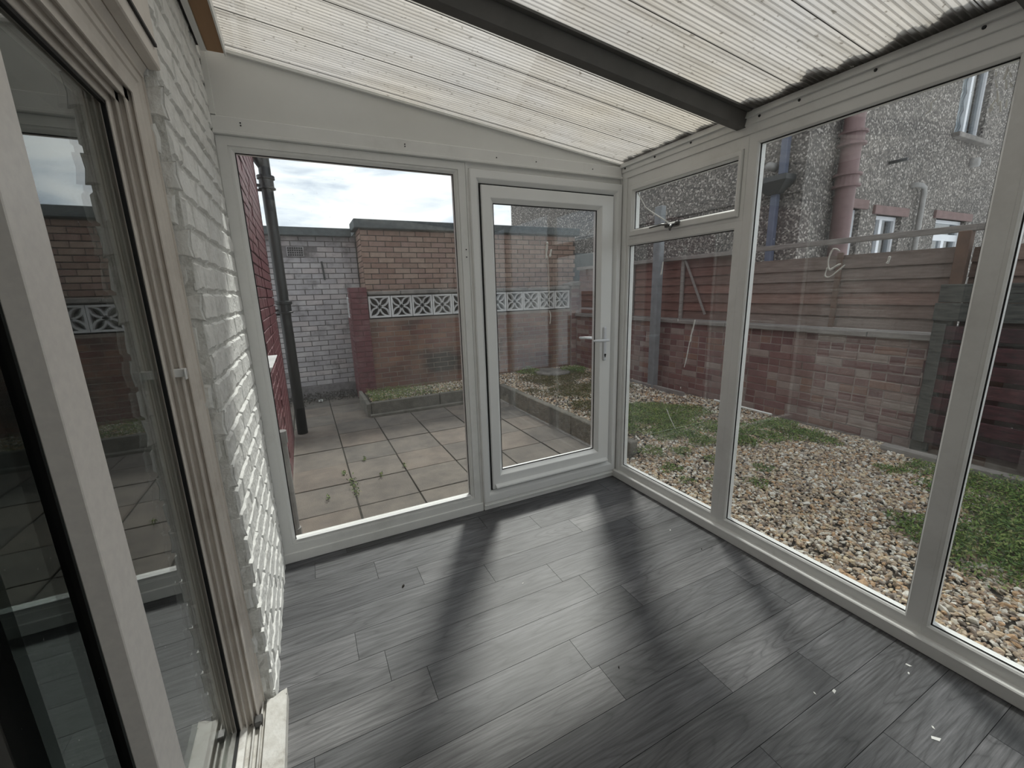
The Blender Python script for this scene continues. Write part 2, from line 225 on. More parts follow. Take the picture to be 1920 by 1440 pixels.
# ------------------------------------------------------------ helpers
def link(o, parent=None):
    COL.objects.link(o)
    if parent is not None: o.parent = parent
    return o
def tag(o, label=None, cat=None, group=None, kind=None):
    if label: o['label'] = label
    if cat: o['category'] = cat
    if group: o['group'] = group
    if kind: o['kind'] = kind
    return o
def empty(name, loc=(0, 0, 0), **k):
    o = bpy.data.objects.new(name, None); link(o); o.location = loc; o.empty_display_size = .1
    return tag(o, **k)
class MB:
    def __init__(s): s.v = []; s.f = []
    def add(s, vs, fs):
        n = len(s.v); s.v += [tuple(p) for p in vs]; s.f += [tuple(i + n for i in f) for f in fs]; return s
    def box(s, x0, x1, y0, y1, z0, z1):
        return s.add([(x0, y0, z0), (x1, y0, z0), (x1, y1, z0), (x0, y1, z0), (x0, y0, z1), (x1, y0, z1), (x1, y1, z1), (x0, y1, z1)],
                     [(3, 2, 1, 0), (4, 5, 6, 7), (0, 1, 5, 4), (1, 2, 6, 5), (2, 3, 7, 6), (3, 0, 4, 7)])
    def bar(s, a, b, w, h, up=(0, 0, 1)):
        a = Vector(a); b = Vector(b); d = (b - a).normalized(); u = Vector(up); r = d.cross(u).normalized(); u = r.cross(d)
        vs = [p + r * i * w / 2 + u * j * h / 2 for p in (a, b) for i, j in ((-1, -1), (1, -1), (1, 1), (-1, 1))]
        return s.add(vs, [(0, 1, 2, 3), (7, 6, 5, 4), (0, 4, 5, 1), (1, 5, 6, 2), (2, 6, 7, 3), (3, 7, 4, 0)])
    def tube(s, pts, r, n=12, caps=True):
        pts = [Vector(p) for p in pts]; rr = r if isinstance(r, (list, tuple)) else [r] * len(pts); rings = []
        prev = None
        for i, p in enumerate(pts):
            d = (pts[min(i + 1, len(pts) - 1)] - pts[max(i - 1, 0)]).normalized()
            a = Vector((0, 0, 1)) if abs(d.z) < .9 else Vector((1, 0, 0))
            if prev is not None: a = prev
            x = (a - d * a.dot(d)).normalized(); y = d.cross(x); prev = x
            rings.append([p + (x * math.cos(2 * PI * k / n) + y * math.sin(2 * PI * k / n)) * rr[i] for k in range(n)])
        vs = [q for rg in rings for q in rg]; fs = []
        for i in range(len(pts) - 1):
            for k in range(n): fs.append((i * n + k, i * n + (k + 1) % n, (i + 1) * n + (k + 1) % n, (i + 1) * n + k))
        if caps: fs.append(tuple(range(n))[::-1]); fs.append(tuple((len(pts) - 1) * n + k for k in range(n)))
        return s.add(vs, fs)
    def prism(s, poly, axis, a, b):
        """polygon of 2D points in the plane normal to axis, extruded a..b"""
        def P(p, c): return {'x': (c, p[0], p[1]), 'y': (p[0], c, p[1]), 'z': (p[0], p[1], c)}[axis]
        n = len(poly); vs = [P(p, a) for p in poly] + [P(p, b) for p in poly]
        fs = [(i, (i + 1) % n, n + (i + 1) % n, n + i) for i in range(n)] + [tuple(range(n))[::-1], tuple(range(n, 2 * n))]
        return s.add(vs, fs)
    def build(s, name, m, parent=None, bevel=0.0, smooth=False, **k):
        me = bpy.data.meshes.new(name); me.from_pydata(s.v, [], s.f)
        bm = bmesh.new(); bm.from_mesh(me); bmesh.ops.recalc_face_normals(bm, faces=bm.faces)
        if bevel: bmesh.ops.bevel(bm, geom=[e for e in bm.edges if e.calc_face_angle(0) > .4], offset=bevel, segments=1, affect='EDGES', clamp_overlap=True)
        bm.to_mesh(me); bm.free(); me.materials.append(m)
        if smooth: me.polygons.foreach_set('use_smooth', [True] * len(me.polygons))
        o = bpy.data.objects.new(name, me); link(o, parent); return tag(o, **k)
def B(name, m, x0, x1, y0, y1, z0, z1, parent=None, bevel=0.0, **k): return MB().box(x0, x1, y0, y1, z0, z1).build(name, m, parent, bevel, **k)

# plane transforms: (u, z, d) with d = distance toward the room
def T_back(u, z, d): return (u, -d, z)
def T_right(u, z, d): return (2.2 - d, u, z)
def ring(T, loops, name, m, parent, bevel=0.0):
    """loops: (u0,u1,z0,z1,d) rectangles joined by mitred quads"""
    vs = []; fs = []
    for (u0, u1, z0, z1, d) in loops: vs += [T(u0, z0, d), T(u1, z0, d), T(u1, z1, d), T(u0, z1, d)]
    n = len(loops)
    for i in range(n):
        j = (i + 1) % n
        for k in range(4): fs.append((i * 4 + k, i * 4 + (k + 1) % 4, j * 4 + (k + 1) % 4, j * 4 + k))
    return MB().add(vs, fs).build(name, m, parent, bevel)
def frame(T, outer, inner, d0, d1, name, m, parent, lip=0.012, bead=0.010, gr=.006, s=.004):
    """mitred window frame from the outer rect to the glass rect; chamfered towards the glass; d0 back, d1 front"""
    (a0, a1, b0, b1), (c0, c1, e0, e1) = outer, inner
    L = [(a0, a1, b0, b1, d0), (a0, a1, b0, b1, d1 - s), (a0 + s, a1 - s, b0 + s, b1 - s, d1),
         (c0 - lip - bead, c1 + lip + bead, e0 - lip - bead, e1 + lip + bead, d1), (c0 - lip - bead, c1 + lip + bead, e0 - lip - bead, e1 + lip + bead, d1 - gr),
         (c0 - lip, c1 + lip, e0 - lip, e1 + lip, d1 - gr), (c0, c1, e0, e1, d1 - gr - lip), (c0, c1, e0, e1, d0)]
    return ring(T, L, name, m, parent)
def pane(T, rect, d, name, m, parent, th=.006):
    u0, u1, z0, z1 = rect; e = .004
    ps = [T(u0 - e, z0 - e, d), T(u1 + e, z1 + e, d - th)]
    xs, ys, zs = zip(*ps)
    return B(name, m, min(xs), max(xs), min(ys), max(ys), min(zs), max(zs), parent)
def gasket(T, rect, d, parent, w=.004):
    u0, u1, z0, z1 = rect
    L = [(u0 - .001, u1 + .001, z0 - .001, z1 + .001, d + .003), (u0 + w, u1 - w, z0 + w, z1 - w, d + .003), (u0 + w, u1 - w, z0 + w, z1 - w, d), (u0 - .001, u1 + .001, z0 - .001, z1 + .001, d)]
    return ring(T, L, 'gasket', m_black, parent)

# ------------------------------------------------------------ brick machinery
_bc = {}
def brick_mesh(kind, L, H, D, m, rough, var):
    key = (kind, round(L, 3), round(H, 3), var)
    if key in _bc: return _bc[key]
    r = random.Random(hash(key) % 9999 + 3)
    nx, nz = (6, 2) if rough else (1, 1)
    vs = []; fs = []
    c = .006 if rough else .0025
    j = .0035 if rough else .0006
    # front grid (y = -D), rim ring slightly behind, back ring at 0
    def rnd(a): return r.uniform(-a, a)
    for k in range(nz + 1):
        for i in range(nx + 1):
            edge = i in (0, nx) or k in (0, nz)
            x = -L / 2 + c + (L - 2 * c) * i / nx + rnd(j); z = -H / 2 + c + (H - 2 * c) * k / nz + rnd(j)
            vs.append((x, -D + (0 if not edge else rnd(j * .6)) + rnd(j * .5), z))
    id_ = lambda i, k: k * (nx + 1) + i
    for k in range(nz):
        for i in range(nx): fs.append((id_(i, k), id_(i + 1, k), id_(i + 1, k + 1), id_(i, k + 1)))
    loop = [id_(i, 0) for i in range(nx + 1)] + [id_(nx, k) for k in range(1, nz + 1)] + [id_(i, nz) for i in range(nx - 1, -1, -1)] + [id_(0, k) for k in range(nz - 1, 0, -1)]
    n0 = len(vs)
    for q in loop:
        x, y, z = vs[q]; sx = (1 if x > L / 2 - 2.2 * c - j else -1 if x < -L / 2 + 2.2 * c + j else 0); sz = (1 if z > H / 2 - 2.2 * c - j and loop.index(q) >= 0 and q // (nx + 1) == nz else -1 if q // (nx + 1) == 0 else 0)
        vs.append((x + sx * c, -D + c * 1.2, z + sz * c))
    n1 = len(vs)
    for q in range(len(loop)): x, y, z = vs[n0 + q]; vs.append((x, 0.0, z))
    m_ = len(loop)
    for q in range(m_):
        w = (q + 1) % m_
        fs.append((loop[w], loop[q], n0 + q, n0 + w)); fs.append((n0 + w, n0 + q, n1 + q, n1 + w))
    me = bpy.data.meshes.new('brick'); me.from_pydata(vs, [], fs)
    bm = bmesh.new(); bm.from_mesh(me); bmesh.ops.recalc_face_normals(bm, faces=bm.faces)
    bm.to_mesh(me); bm.free()
    # open at the back: keep normals facing outward
    me.materials.append(m); _bc[key] = me
    return me
def brickwork(root, face, at, u0, u1, z0, z1, m, kind, H=.065, joint=.010, L=.215, D=.012, rough=False, limit=300, header_prob=0.0, skip=None, cam_dist=True, quoin=None, proud=.003):
    """face: '-y','+x','-x' (outward side), at = coordinate of the mortar surface"""
    rot = {'-y': 0.0, '+x': PI / 2, '-x': -PI / 2}[face]
    items = []; rows = int(round((z1 - z0) / (H + joint)))
    for k in range(rows):
        zc = z0 + (k + .5) * (H + joint)
        if zc + H / 2 > z1 + .02: break
        u = u0 + (-.5 * (L + joint) if k % 2 else 0) - random.uniform(0, .01)
        while u < u1:
            l = L
            if header_prob and random.random() < header_prob: l = .1025
            a = max(u, u0); b = min(u + l, u1)
            if b - a > .03:
                ln = round((b - a) / .02) * .02 if (b - a) < l - .001 else l
                ln = min(ln, b - a) if ln > b - a else ln
                uc = (a + b) / 2
                if not (skip and skip(uc, zc, (b - a) / 2)): items.append((uc, zc, ln))
            u += l + joint
    def pos(uc, zc): return (uc, at, zc) if face == '-y' else (at, uc, zc)
    items.sort(key=lambda it: (Vector(pos(it[0], it[1])) - cam.matrix_world.translation).length)
    for (uc, zc, ln) in items[:limit]:
        o = bpy.data.objects.new('brick', brick_mesh(kind, ln, H, D, m, rough, random.randrange(4)))
        p = list(pos(uc, zc)); jit = random.uniform(0, proud)
        if face == '-y': p[1] += jit
        elif face == '+x': p[0] -= jit
        else: p[0] += jit
        o.location = p; o.rotation_euler = (random.uniform(-.006, .006) if rough else 0, 0, rot); link(o, root)
    rest = items[limit:]
    if rest:
        mb = MB()
        for (uc, zc, ln) in rest:
            if face == '-y': mb.box(uc - ln / 2, uc + ln / 2, at - D, at, zc - H / 2, zc + H / 2)
            elif face == '+x': mb.box(at, at + D, uc - ln / 2, uc + ln / 2, zc - H / 2, zc + H / 2)
            else: mb.box(at - D, at, uc - ln / 2, uc + ln / 2, zc - H / 2, zc + H / 2)
        mb.build('distant_bricks', m_islandcopy(m), root, kind='stuff')
_ic = {}
def m_islandcopy(m):
    if m.name in _ic: return _ic[m.name]
    c = m.copy(); t = c.node_tree
    oi = [n for n in t.nodes if n.type == 'OBJECT_INFO']
    if oi:
        g = [n for n in t.nodes if n.type == 'NEW_GEOMETRY'][0]
        for l in list(oi[0].outputs['Random'].links): t.links.new(g.outputs['Random Per Island'], l.to_socket)
    _ic[m.name] = c; return c

# ============================================================ SETTING: the room
W = 2.2
YB = -3.4
floor = B('floor', m_black, -.03, W, YB, .03, -.06, -.003, kind='structure')
pit = .15; pl = .93
known = {3: .61, 4: .92, 5: .275, 7: .50, 9: 1.069, 8: 1.97, 10: 1.41, 11: 1.77, 6: 1.30, 2: 1.35}
row = 0; y = -.06 + .15
k = -1
_pm = {}
while True:
    y1 = -.06 - pit * k; y0 = y1 - pit; k += 1
    ya, yb = max(y0, YB), min(y1, .0)
    if ya >= yb: 
        if y1 < YB: break
        continue
    off = known.get(k, random.random() * pl) % pl
    xs = [0.0 - .02] + [off + i * pl for i in range(-1, 4) if .02 < off + i * pl < W - .02] + [W]
    for a, b in zip(xs[:-1], xs[1:]):
        g = .0008
        B('floor_plank', m_plank, a + g, b - g, ya + g, yb - g, -.004, 0.0, floor)

# left wall : white painted brick
wl = MB().box(-.12, -.012, -.87, .03, -.03, 2.40).build('wall_left', m_wmortar, kind='structure')
MB().box(-.012, -.006, -.868, .0, 0, 2.375).build('mortar_bed', m_wmortar, wl)
MB().box(-.03, .001, -.003, .049, -.15, 2.40).build('wall_edge', m_panel, wl)
brickwork(wl, '+x', -.009, -.868, -.002, -.02, 2.37, m_wbrick, 'wall', H=.071, joint=.012, L=.21, D=.012, rough=True, limit=200)
# brick ends seen in the reveal
brickwork(wl, '-y', -.868, -.108, .002, -.02, 2.37, m_wbrick, 'wall', H=.071, joint=.012, L=.21, D=.005, rough=True, limit=100)
# house wall above the patio door and above the roof
B('wall_left_upper', m_dash, -.30, -.02, -6.0, 0.0, 2.42, 5.4, kind='structure')
B('wall_left_lintel', m_panel, -.14, -.02, YB, -.87, 1.95, 2.42, kind='structure')

# gable side: infill panel + batten
KS = (2.385 - 2.14) / 2.2
zr = lambda x: 2.385 - KS * x
wb = MB().prism([(0.0, 2.045), (W, 2.045), (W, zr(W) - .004), (0.0, zr(0) - .004)], 'y', .006, .045).build('wall_back', m_panel, kind='structure')
MB().box(0, W - .02, -.012, .008, 2.050, 2.118).build('batten', m_pvc, wb, bevel=.003)
MB().box(0, W - .02, -.022, .008, 2.047, 2.060).build('batten_lip', m_pvc, wb, bevel=.002)
MB().prism([(.09, zr(.09) - .016), (W - .01, zr(W) - .012), (W - .01, zr(W) - .004), (.09, zr(.09) - .004)], 'y', -.010, .006).build('edge_trim', m_pvc, wb)
MB().box(0, .02, -.016, .006, 2.12, zr(0) - .01).build('corner_trim', m_panel, wb)
for sx, sz in ((.105, 2.088), (.105, 2.098), (.80, 2.085), (.80, 2.095), (1.30, 2.085), (1.55, 2.088), (1.95, 2.086)):
    MB().tube([(sx, -.0115, sz), (sx, -.0145, sz)], .003, 8).build('screw_head', m_black, wb)

# ---- back glazing : window_1 and door_1 (plane y = 0)
w1 = empty('window_1', kind='structure')
rect = (.065, 1.053, .118, 1.986)
frame(T_back, (.0, 1.118, .0, 2.047), rect, -.05, .004, 'window_frame', m_pvc, w1)
g1 = pane(T_back, rect, -.018, 'pane', m_glass, w1); gasket(T_back, rect, -.0175, w1)
MB().box(0, 1.13, -.012, .03, 0.0, .055).build('sill_rail', m_pvc, w1, bevel=.003)
MB().box(.07, 1.05, -.004, .016, .1185, .1225).build('glazing_bead', m_pvcdoor, w1)
for z in (1.56, 1.60): MB().tube([(1.10, -.0035, z), (1.10, -.006, z)], .0035, 8).build('screw_head', m_black, w1)

d1 = empty('door_1', kind='structure')
# outer frame
frame(T_back, (1.134, 2.182, .053, 2.014), (1.192, 2.124, .125, 1.948), -.05, .022, 'door_frame', m_pvcdoor, d1, lip=.022, bead=.003, gr=.002)
MB().box(1.118, 1.134, -.004, .05, 0, 2.047).build('packer_strip', m_pvc, d1)
MB().box(2.182, 2.2, -.002, .05, 0, 2.047).build('packer_strip', m_pvc, d1)
MB().box(1.134, 2.2, .003, .05, 2.018, 2.047).build('packer_strip', m_pvc, d1); MB().box(1.134, 2.2, .0, .05, 2.014, 2.018).build('packer_gap', m_black, d1)
MB().box(1.134, 2.2, -.016, .05, 0, .053).build('threshold', m_pvc, d1, bevel=.004)
MB().box(1.134, 2.18, -.024, -.006, .030, .036).build('threshold_bead', m_pvc, d1)
# sash
rect = (1.275, 2.003, .241, 1.854)
frame(T_back, (1.199, 2.117, .132, 1.941), rect, -.04, .018, 'sash', m_pvcdoor, d1, lip=.022, bead=.003, gr=.002)
ring(T_back, [(1.190, 2.126, .124, 1.950, -.02), (1.190, 2.126, .124, 1.950, .003), (1.20, 2.116, .133, 1.940, .003), (1.20, 2.116, .133, 1.940, -.02)], 'weather_seal', m_black, d1)
g2 = pane(T_back, rect, -.012, 'pane', m_glass, d1); gasket(T_back, rect, -.0115, d1, w=.006)
MB().prism([(-.018, .165), (-.040, .155), (-.042, .146), (-.018, .143)], 'x', 1.215, 2.10).build('weather_bar', m_pvcdoor, d1)
for cx in (1.33, 1.98): MB().box(cx - .02, cx + .02, -.0235, -.018, .068, .077).build('drain_cap', m_pvcdoor, d1, bevel=.002)
# handle
h = MB().box(2.048, 2.074, -.031, -.018, .885, 1.115).build('handle_plate', m_whitepl, d1, bevel=.006)
MB().tube([(2.061, -.03, 1.028), (2.061, -.062, 1.028), (2.058, -.068, 1.028), (1.95, -.070, 1.031), (1.935, -.066, 1.032)], [.010, .010, .0105, .0085, .006], 10).build('lever', m_whitepl, h, smooth=True)
MB().tube([(2.061, -.0315, .925), (2.061, -.0335, .925)], .0075, 12).add([], []).build('keyhole', m_black, h)
MB().box(2.0575, 2.0645, -.0335, -.0315, .908, .925).build('key_slot', m_black, h)
h2 = MB().box(2.048, 2.074, .041, .052, .885, 1.115).build('outer_handle_plate', m_whitepl, d1, bevel=.005)
MB().tube([(2.061, .05, 1.028), (2.061, .085, 1.028), (2.055, .09, 1.03), (1.935, .09, 1.04)], [.009, .009, .010, .007], 10).build('outer_lever', m_whitepl, h2, smooth=True)

def splat(T, pts, d, parent, r=.004, m=m_white):
    P_ = [Vector(p) for p in pts]; q = []
    if len(P_) > 2:
        for i in range(len(P_) - 1):
            p0, p1, p2, p3 = P_[max(i - 1, 0)], P_[i], P_[i + 1], P_[min(i + 2, len(P_) - 1)]
            for k in range(4):
                t = k / 4; q.append(.5 * ((2 * p1) + (p2 - p0) * t + (2 * p0 - 5 * p1 + 4 * p2 - p3) * t * t + (3 * p1 - p0 - 3 * p2 + p3) * t ** 3))
        q.append(P_[-1]); pts = [tuple(v) for v in q]
    mb = MB(); mb.tube([T(u, z, d) for u, z in pts], [r * s for s in ([.5] + [random.uniform(.7, 1.2) for _ in pts[2:]] + [.3])], 6)
    return mb.build('dried_splash', m, parent)
splat(T_back, [(1.632, 1.655), (1.630, 1.63), (1.624, 1.59), (1.622, 1.555)], -.0085, g2 and d1, r=.008)
splat(T_back, [(1.660, 1.612), (1.656, 1.59), (1.650, 1.565)], -.0085, d1, r=.007)
splat(T_back, [(1.634, 1.57), (1.640, 1.50), (1.641, 1.42), (1.643, 1.33), (1.645, 1.25)], -.0085, d1, r=.0022)
splat(T_back, [(1.645, 1.24), (1.652, 1.20), (1.646, 1.155)], -.0085, d1, r=.003)

# ---- right glazing (plane x = W)
wr = empty('wall_right', kind='structure')
MB().box(W - .035, W + .05, YB, .05, 0, .055).build('base_rail', m_pvc, wr, bevel=.004)
MB().box(W - .010, W + .05, YB, .0, 2.045, 2.085).build('head_beam', m_pvc, wr, bevel=.002)
MB().box(W - .017, W + .05, YB, .0, 2.082, 2.118).build('eaves_beam', m_pvc, wr, bevel=.002)
MB().prism([(W - .03, 2.112), (W + .06, 2.112), (W + .06, 2.128), (W - .026, 2.138)], 'y', YB, .0).build('eaves_trim', m_pvc, wr)
for i, sy in enumerate((-.04, -.291, -.546, -.803, -.92, -1.09, -1.35, -1.62, -1.9, -2.2)):
    MB().tube([(W - .0168, sy, 2.104), (W - .022, sy, 2.104)], [.006, .004], 8).build('screw_cap', m_black, wr)
MB().box(W - .012, W + .05, -.055, .0, 0, 2.045).build('corner_post', m_pvc, wr, bevel=.003)
bays = [('window_2', -.925 + .053, -.028), ('window_3', -1.757, -.872), ('window_4', -2.60, -1.757), ('window_5', YB, -2.60)]
# window_2 : lower light + top-hung light
w2 = empty('window_2', kind='structure')
r_low = (-.825, -.072, .101, 1.634)
frame(T_right, (-.872, -.028, .053, 1.690), r_low, -.05, .002, 'window_frame', m_pvc, w2, lip=.006, bead=.002, gr=.0006, s=.0008)
g3 = pane(T_right, r_low, -.018, 'pane', m_glass, w2); gasket(T_right, r_low, -.0175, w2)
frame(T_right, (-.872, -.028, 1.668, 2.047), (-.845, -.094, 1.695, 1.985), -.05, .003, 'top_light_frame', m_pvc, w2, lip=.004, bead=.002)
r_top = (-.822, -.120, 1.729, 1.952)
frame(T_right, (-.848, -.090, 1.690, 1.988), r_top, -.04, .016, 'top_light_sash', m_pvc, w2, lip=.008, bead=.004)
pane(T_right, r_top, -.008, 'pane', m_glass, w2); gasket(T_right, r_top, -.0075, w2)
hw = MB().box(W - .030, W - .016, -.50, -.40, 1.700, 1.716).build('handle_base', m_metal, w2, bevel=.003)
MB().tube([(W - .03, -.44, 1.705), (W - .045, -.44, 1.712), (W - .05, -.40, 1.716), (W - .045, -.30, 1.712)], [.008, .008, .006, .004], 8).build('handle_lever', m_metal, hw, smooth=True)
MB().tube([(W - .03, -.455, 1.708), (W - .045, -.458, 1.69), (W - .046, -.46, 1.677)], [.010, .008, .005], 8).build('latch_lug', m_metal, hw, smooth=True)
MB().tube([(W - .03, -.48, 1.712), (W - .04, -.50, 1.715), (W - .04, -.52, 1.715)], [.006, .008, .007], 8).build('handle_end', m_metal, hw, smooth=True)
MB().box(W - .001, W + .012, -.834, -.828, 1.73, 1.95).build('sash_edge', m_metal, w2)
# hanging white sealant string in the top light
MB().tube([(W + .004, -.135, 1.948), (W + .004, -.17, 1.90), (W + .004, -.21, 1.845), (W + .004, -.28, 1.80), (W + .004, -.34, 1.765), (W + .004, -.395, 1.732)], .0032, 6).build('sealant_string', m_white, w2, smooth=True)
for pts, r in (([(-.621, 1.182), (-.612, 1.14), (-.600, 1.09), (-.598, 1.055)], .004), ([(-.594, 1.062), (-.585, 1.0), (-.575, .94), (-.565, .90)], .003), ([(-.363, 1.516), (-.357, 1.47), (-.35, 1.437)], .004), ([(-.50, 1.18), (-.50, 1.165)], .004), ([(-.55, .78), (-.549, .77)], .004), ([(-.45, .62), (-.49, .56), (-.53, .51)], .002)):
    splat(T_right, pts, -.0145, w2, r=r)
for nm, a, b, r, spl in (('window_3', -1.760, -.872, (-1.705, -.919, .101, 1.997), True), ('window_4', -2.66, -1.760, (-2.60, -1.777, .101, 1.997), False), ('window_5', YB, -2.66, (YB + .05, -2.72, .101, 1.997), False)):
    w = empty(nm, kind='structure')
    frame(T_right, (a if nm != 'window_4' else a, b, .053, 2.047), r, -.05, .002, 'window_frame', m_pvc, w, lip=.006, bead=.002, gr=.0006, s=.0008)
    pane(T_right, r, -.018, 'pane', m_glass, w); gasket(T_right, r, -.0175, w)
    if spl:
        for pts, rr in (([(-1.30, 1.49), (-1.275, 1.50), (-1.262, 1.46), (-1.27, 1.42), (-1.29, 1.43), (-1.31, 1.44)], .0035), ([(-1.262, 1.43), (-1.257, 1.395), (-1.275, 1.39), (-1.30, 1.41), (-1.325, 1.435)], .0028), ([(-1.467, 1.457), (-1.465, 1.44), (-1.462, 1.43)], .004), ([(-1.525, 1.955), (-1.513, 1.945), (-1.515, 1.925), (-1.50, 1.915)], .003)):
            splat(T_right, pts, -.0145, w, r=rr)
        mb = MB()
        for _ in range(16):
            u = -1.70 + random.uniform(0, .045); z = random.uniform(1.86, 1.985); mb.tube([T_right(u, z, -.014), T_right(u + random.uniform(-.008, .008), z - random.uniform(.008, .03), -.014)], [.002, .003], 5)
        mb.build('sealant_smears', m_white, w, kind='stuff')

# wall behind the camera
B('wall_front', m_panel, -.1, W, YB - .1, YB, 0, 2.45, kind='structure')

# ---- roof : polycarbonate sheets with flutes
ceil = empty('ceiling', kind='structure')
def sheet(y0, y1, name):
    n = int(round((y1 - y0) / .0185)); p = (y1 - y0) / n; vs = []; fs = []
    ys = []
    for i in range(n):
        ys += [(y0 + i * p, 0.0), (y0 + i * p + p * .74, 0.0), (y0 + i * p + p * .87, .006)]
    ys.append((y1, 0.0))
    for yy, dz in ys:
        vs += [(-.0, yy, zr(0) + dz), (W + .10, yy, zr(W + .10) + dz)]
    for i in range(len(ys) - 1): fs.append((2 * i, 2 * i + 1, 2 * i + 3, 2 * i + 2))
    o = MB().add(vs, fs).build(name, m_poly, ceil); o.data.materials.append(m_polyrib)
    for q, pg in enumerate(o.data.polygons): pg.material_index = 0 if q % 3 == 0 else 1
    t = .012
    MB().add([(0, y0, zr(0) + t), (W + .10, y0, zr(W + .1) + t), (W + .10, y1, zr(W + .1) + t), (0, y1, zr(0) + t)], [(0, 1, 2, 3)]).build('sheet_top_skin', m_polytop, ceil)
    # thin dark joints with screws along the slope
    return o
for a, b in ((-.79, .05), (-1.70, -.865), (-2.62, -1.775), (YB, -2.695)):
    sheet(a, b, 'polycarbonate_sheet')
mb = MB()
for yy in (-.04, -.291, -.546, -.70, -1.09, -1.35, -1.62, -2.0, -2.2):
    mb.bar((.05, yy, zr(.05) - .0015), (W, yy, zr(W) - .0015),   .0022, .002)
mb.build('sheet_joint_lines', m_rafter, ceil, kind='stuff')
for ry in (-.828, -1.738, -2.658):
    r = MB().add([(x, yy, zr(x) + dz) for x in (0.0, W + .02) for yy, dz in ((ry - .022, -.062), (ry + .022, -.062), (ry + .038, 0), (ry + .038, .018), (ry - .038, .018), (ry - .038, 0))],
                 [(0, 1, 7, 6), (1, 2, 8, 7), (2, 3, 9, 8), (3, 4, 10, 9), (4, 5, 11, 10), (5, 0, 6, 11), (5, 4, 3, 2, 1, 0), (6, 7, 8, 9, 10, 11)]).build('rafter', m_rafter, ceil)
    MB().bar((.03, ry - .050, zr(.03) - .004), (W, ry - .050, zr(W) - .004), .020, .008).build('glazing_bar', m_rafter, ceil)
MB().box(.032, .090, YB, -.072, 2.325, 2.366).build('wall_plate', m_wood, ceil, bevel=.002)
MB().box(.090, .096, YB, -.068, 2.318, 2.370).build('plate_edge_strip', m_pvc, ceil)
MB().box(.012, .032, YB, -.08, 2.318, 2.40).build('plate_back_strip', m_pvc, ceil)
MB().box(.0, .012, YB, -.09, 2.33, 2.385).build('plate_shadow_gap', m_black, ceil)

# leaf debris caught on the roof above the eaves
def debris(yc, ys, xw, n, name='leaf_debris'):
    mb = MB()
    for _ in range(n):
        yy = yc + random.uniform(-ys, ys); xx = W - .01 - abs(random.gauss(0, xw)) * (1 - .5 * abs(yy - yc) / ys)
        zz = zr(xx) + .020 + random.uniform(0, .01); s = random.uniform(.006, .016)
        a = random.uniform(0, PI)
        mb.bar((xx - s * math.cos(a), yy - s * math.sin(a), zz - .004), (xx + s * math.cos(a), yy + s * math.sin(a), zz + .004), s * .9, .004)
    return mb
def mound(y0, y1, wmax, n, label, group=None):
    mb = MB()
    for _ in range(n):
        yy = random.uniform(y0, y1); f = .35 + .65 * abs(math.sin(yy * 9.3) * math.sin(yy * 23.7 + 1)); xx = W + .03 - random.random() ** 1.4 * (wmax * f + .04)
        zz = zr(xx) + .019 + random.uniform(0, .012); s = random.uniform(.006, .015); a = random.uniform(0, PI)
        mb.bar((xx - s * math.cos(a), yy - s * math.sin(a), zz - .004), (xx + s * math.cos(a), yy + s * math.sin(a), zz + .004), s, .005)
    mb.build('leaf_debris', m_debris, label=label, cat='debris', kind='stuff')
mound(-.79, -.02, .045, 800, 'thin dark line of leaf litter on the clear roof above the top-hung light')
mound(-2.2, -.87, .10, 3600, 'thick dark band of leaf litter on the clear roof above the large right panes')

# ============================================================ PATIO DOOR (left foreground)
pd = empty('door_2', kind='structure')
prof = [(-.096, -.978), (-.084, -.978), (-.082, -.975), (-.080, -.958), (-.072, -.957), (-.072, -.968), (-.0695, -.968), (-.0695, -.948), (-.058, -.944), (-.058, -.957), (-.055, -.957), (-.055, -.932), (-.048, -.926), (-.047, -.938), (-.044, -.938), (-.043, -.914), (-.040, -.900), (-.036, -.898), (-.034, -.880), (-.030, -.880), (-.030, -.873), (-.13, -.873), (-.13, -.978)]
MB().prism(prof, 'z', .045, 1.905).build('jamb', m_alu, pd)
hp = [(x, 1.80 + (yy + .978) * .95) for x, yy in prof[:-2]] + [(-.02, 1.915), (-.02, 1.95), (-.13, 1.95), (-.13, 1.80)]
MB().prism(hp, 'y', YB, -.880).build('head', m_alu, pd)
MB().box(-.02, .006, YB, -.872, 1.915, 2.20).build('fascia_board', m_alu, pd, bevel=.003)
MB().box(-.006, .012, YB, -.90, 1.955, 1.962).build('fascia_groove', m_black, pd)
MB().prism([(-.125, .0), (.036, .0), (.036, .046), (.032, .05), (-.022, .055), (-.022, .04), (-.032, .04), (-.032, .054), (-.036, .054), (-.036, .04), (-.050, .04), (-.050, .055), (-.054, .055), (-.054, .04), (-.070, .04), (-.070, .060), (-.085, .066), (-.088, .07), (-.125, .07)], 'y', YB, -.885).build('threshold', m_sill, pd)
MB().prism([(-.01, -.885), (.036, -.885), (.036, -.862), (.020, -.866)], 'z', 0, .05).build('threshold_end', m_sill, pd)
MB().box(-.052, -.030, -.972, -.940, .042, .066).build('track_stop', m_metal, pd, bevel=.003)
GX = -.09
fp = MB().box(GX - .008, GX, -1.49, -.978, .075, 1.80).build('fixed_pane', m_patioglass, pd)
MB().box(GX - .004, GX + .004, -.984, -.976, .07, 1.80).build('gasket', m_black, pd)
MB().box(GX - .004, GX + .004, -1.49, -.976, .069, .076).build('gasket', m_black, pd)
MB().box(GX - .004, GX + .004, -1.49, -.976, 1.792, 1.801).build('gasket', m_black, pd)
MB().box(-.098, -.070, -1.516, -1.424, .05, 1.80).build('meeting_stile', m_stile, pd, bevel=.0015)
MB().box(-.168, -.160, YB, -1.39, .09, 1.80).build('sliding_pane', m_patioglass, pd)
MB().box(-.185, -.152, -1.40, -1.29, .05, 1.82).build('sliding_stile', m_black, pd)
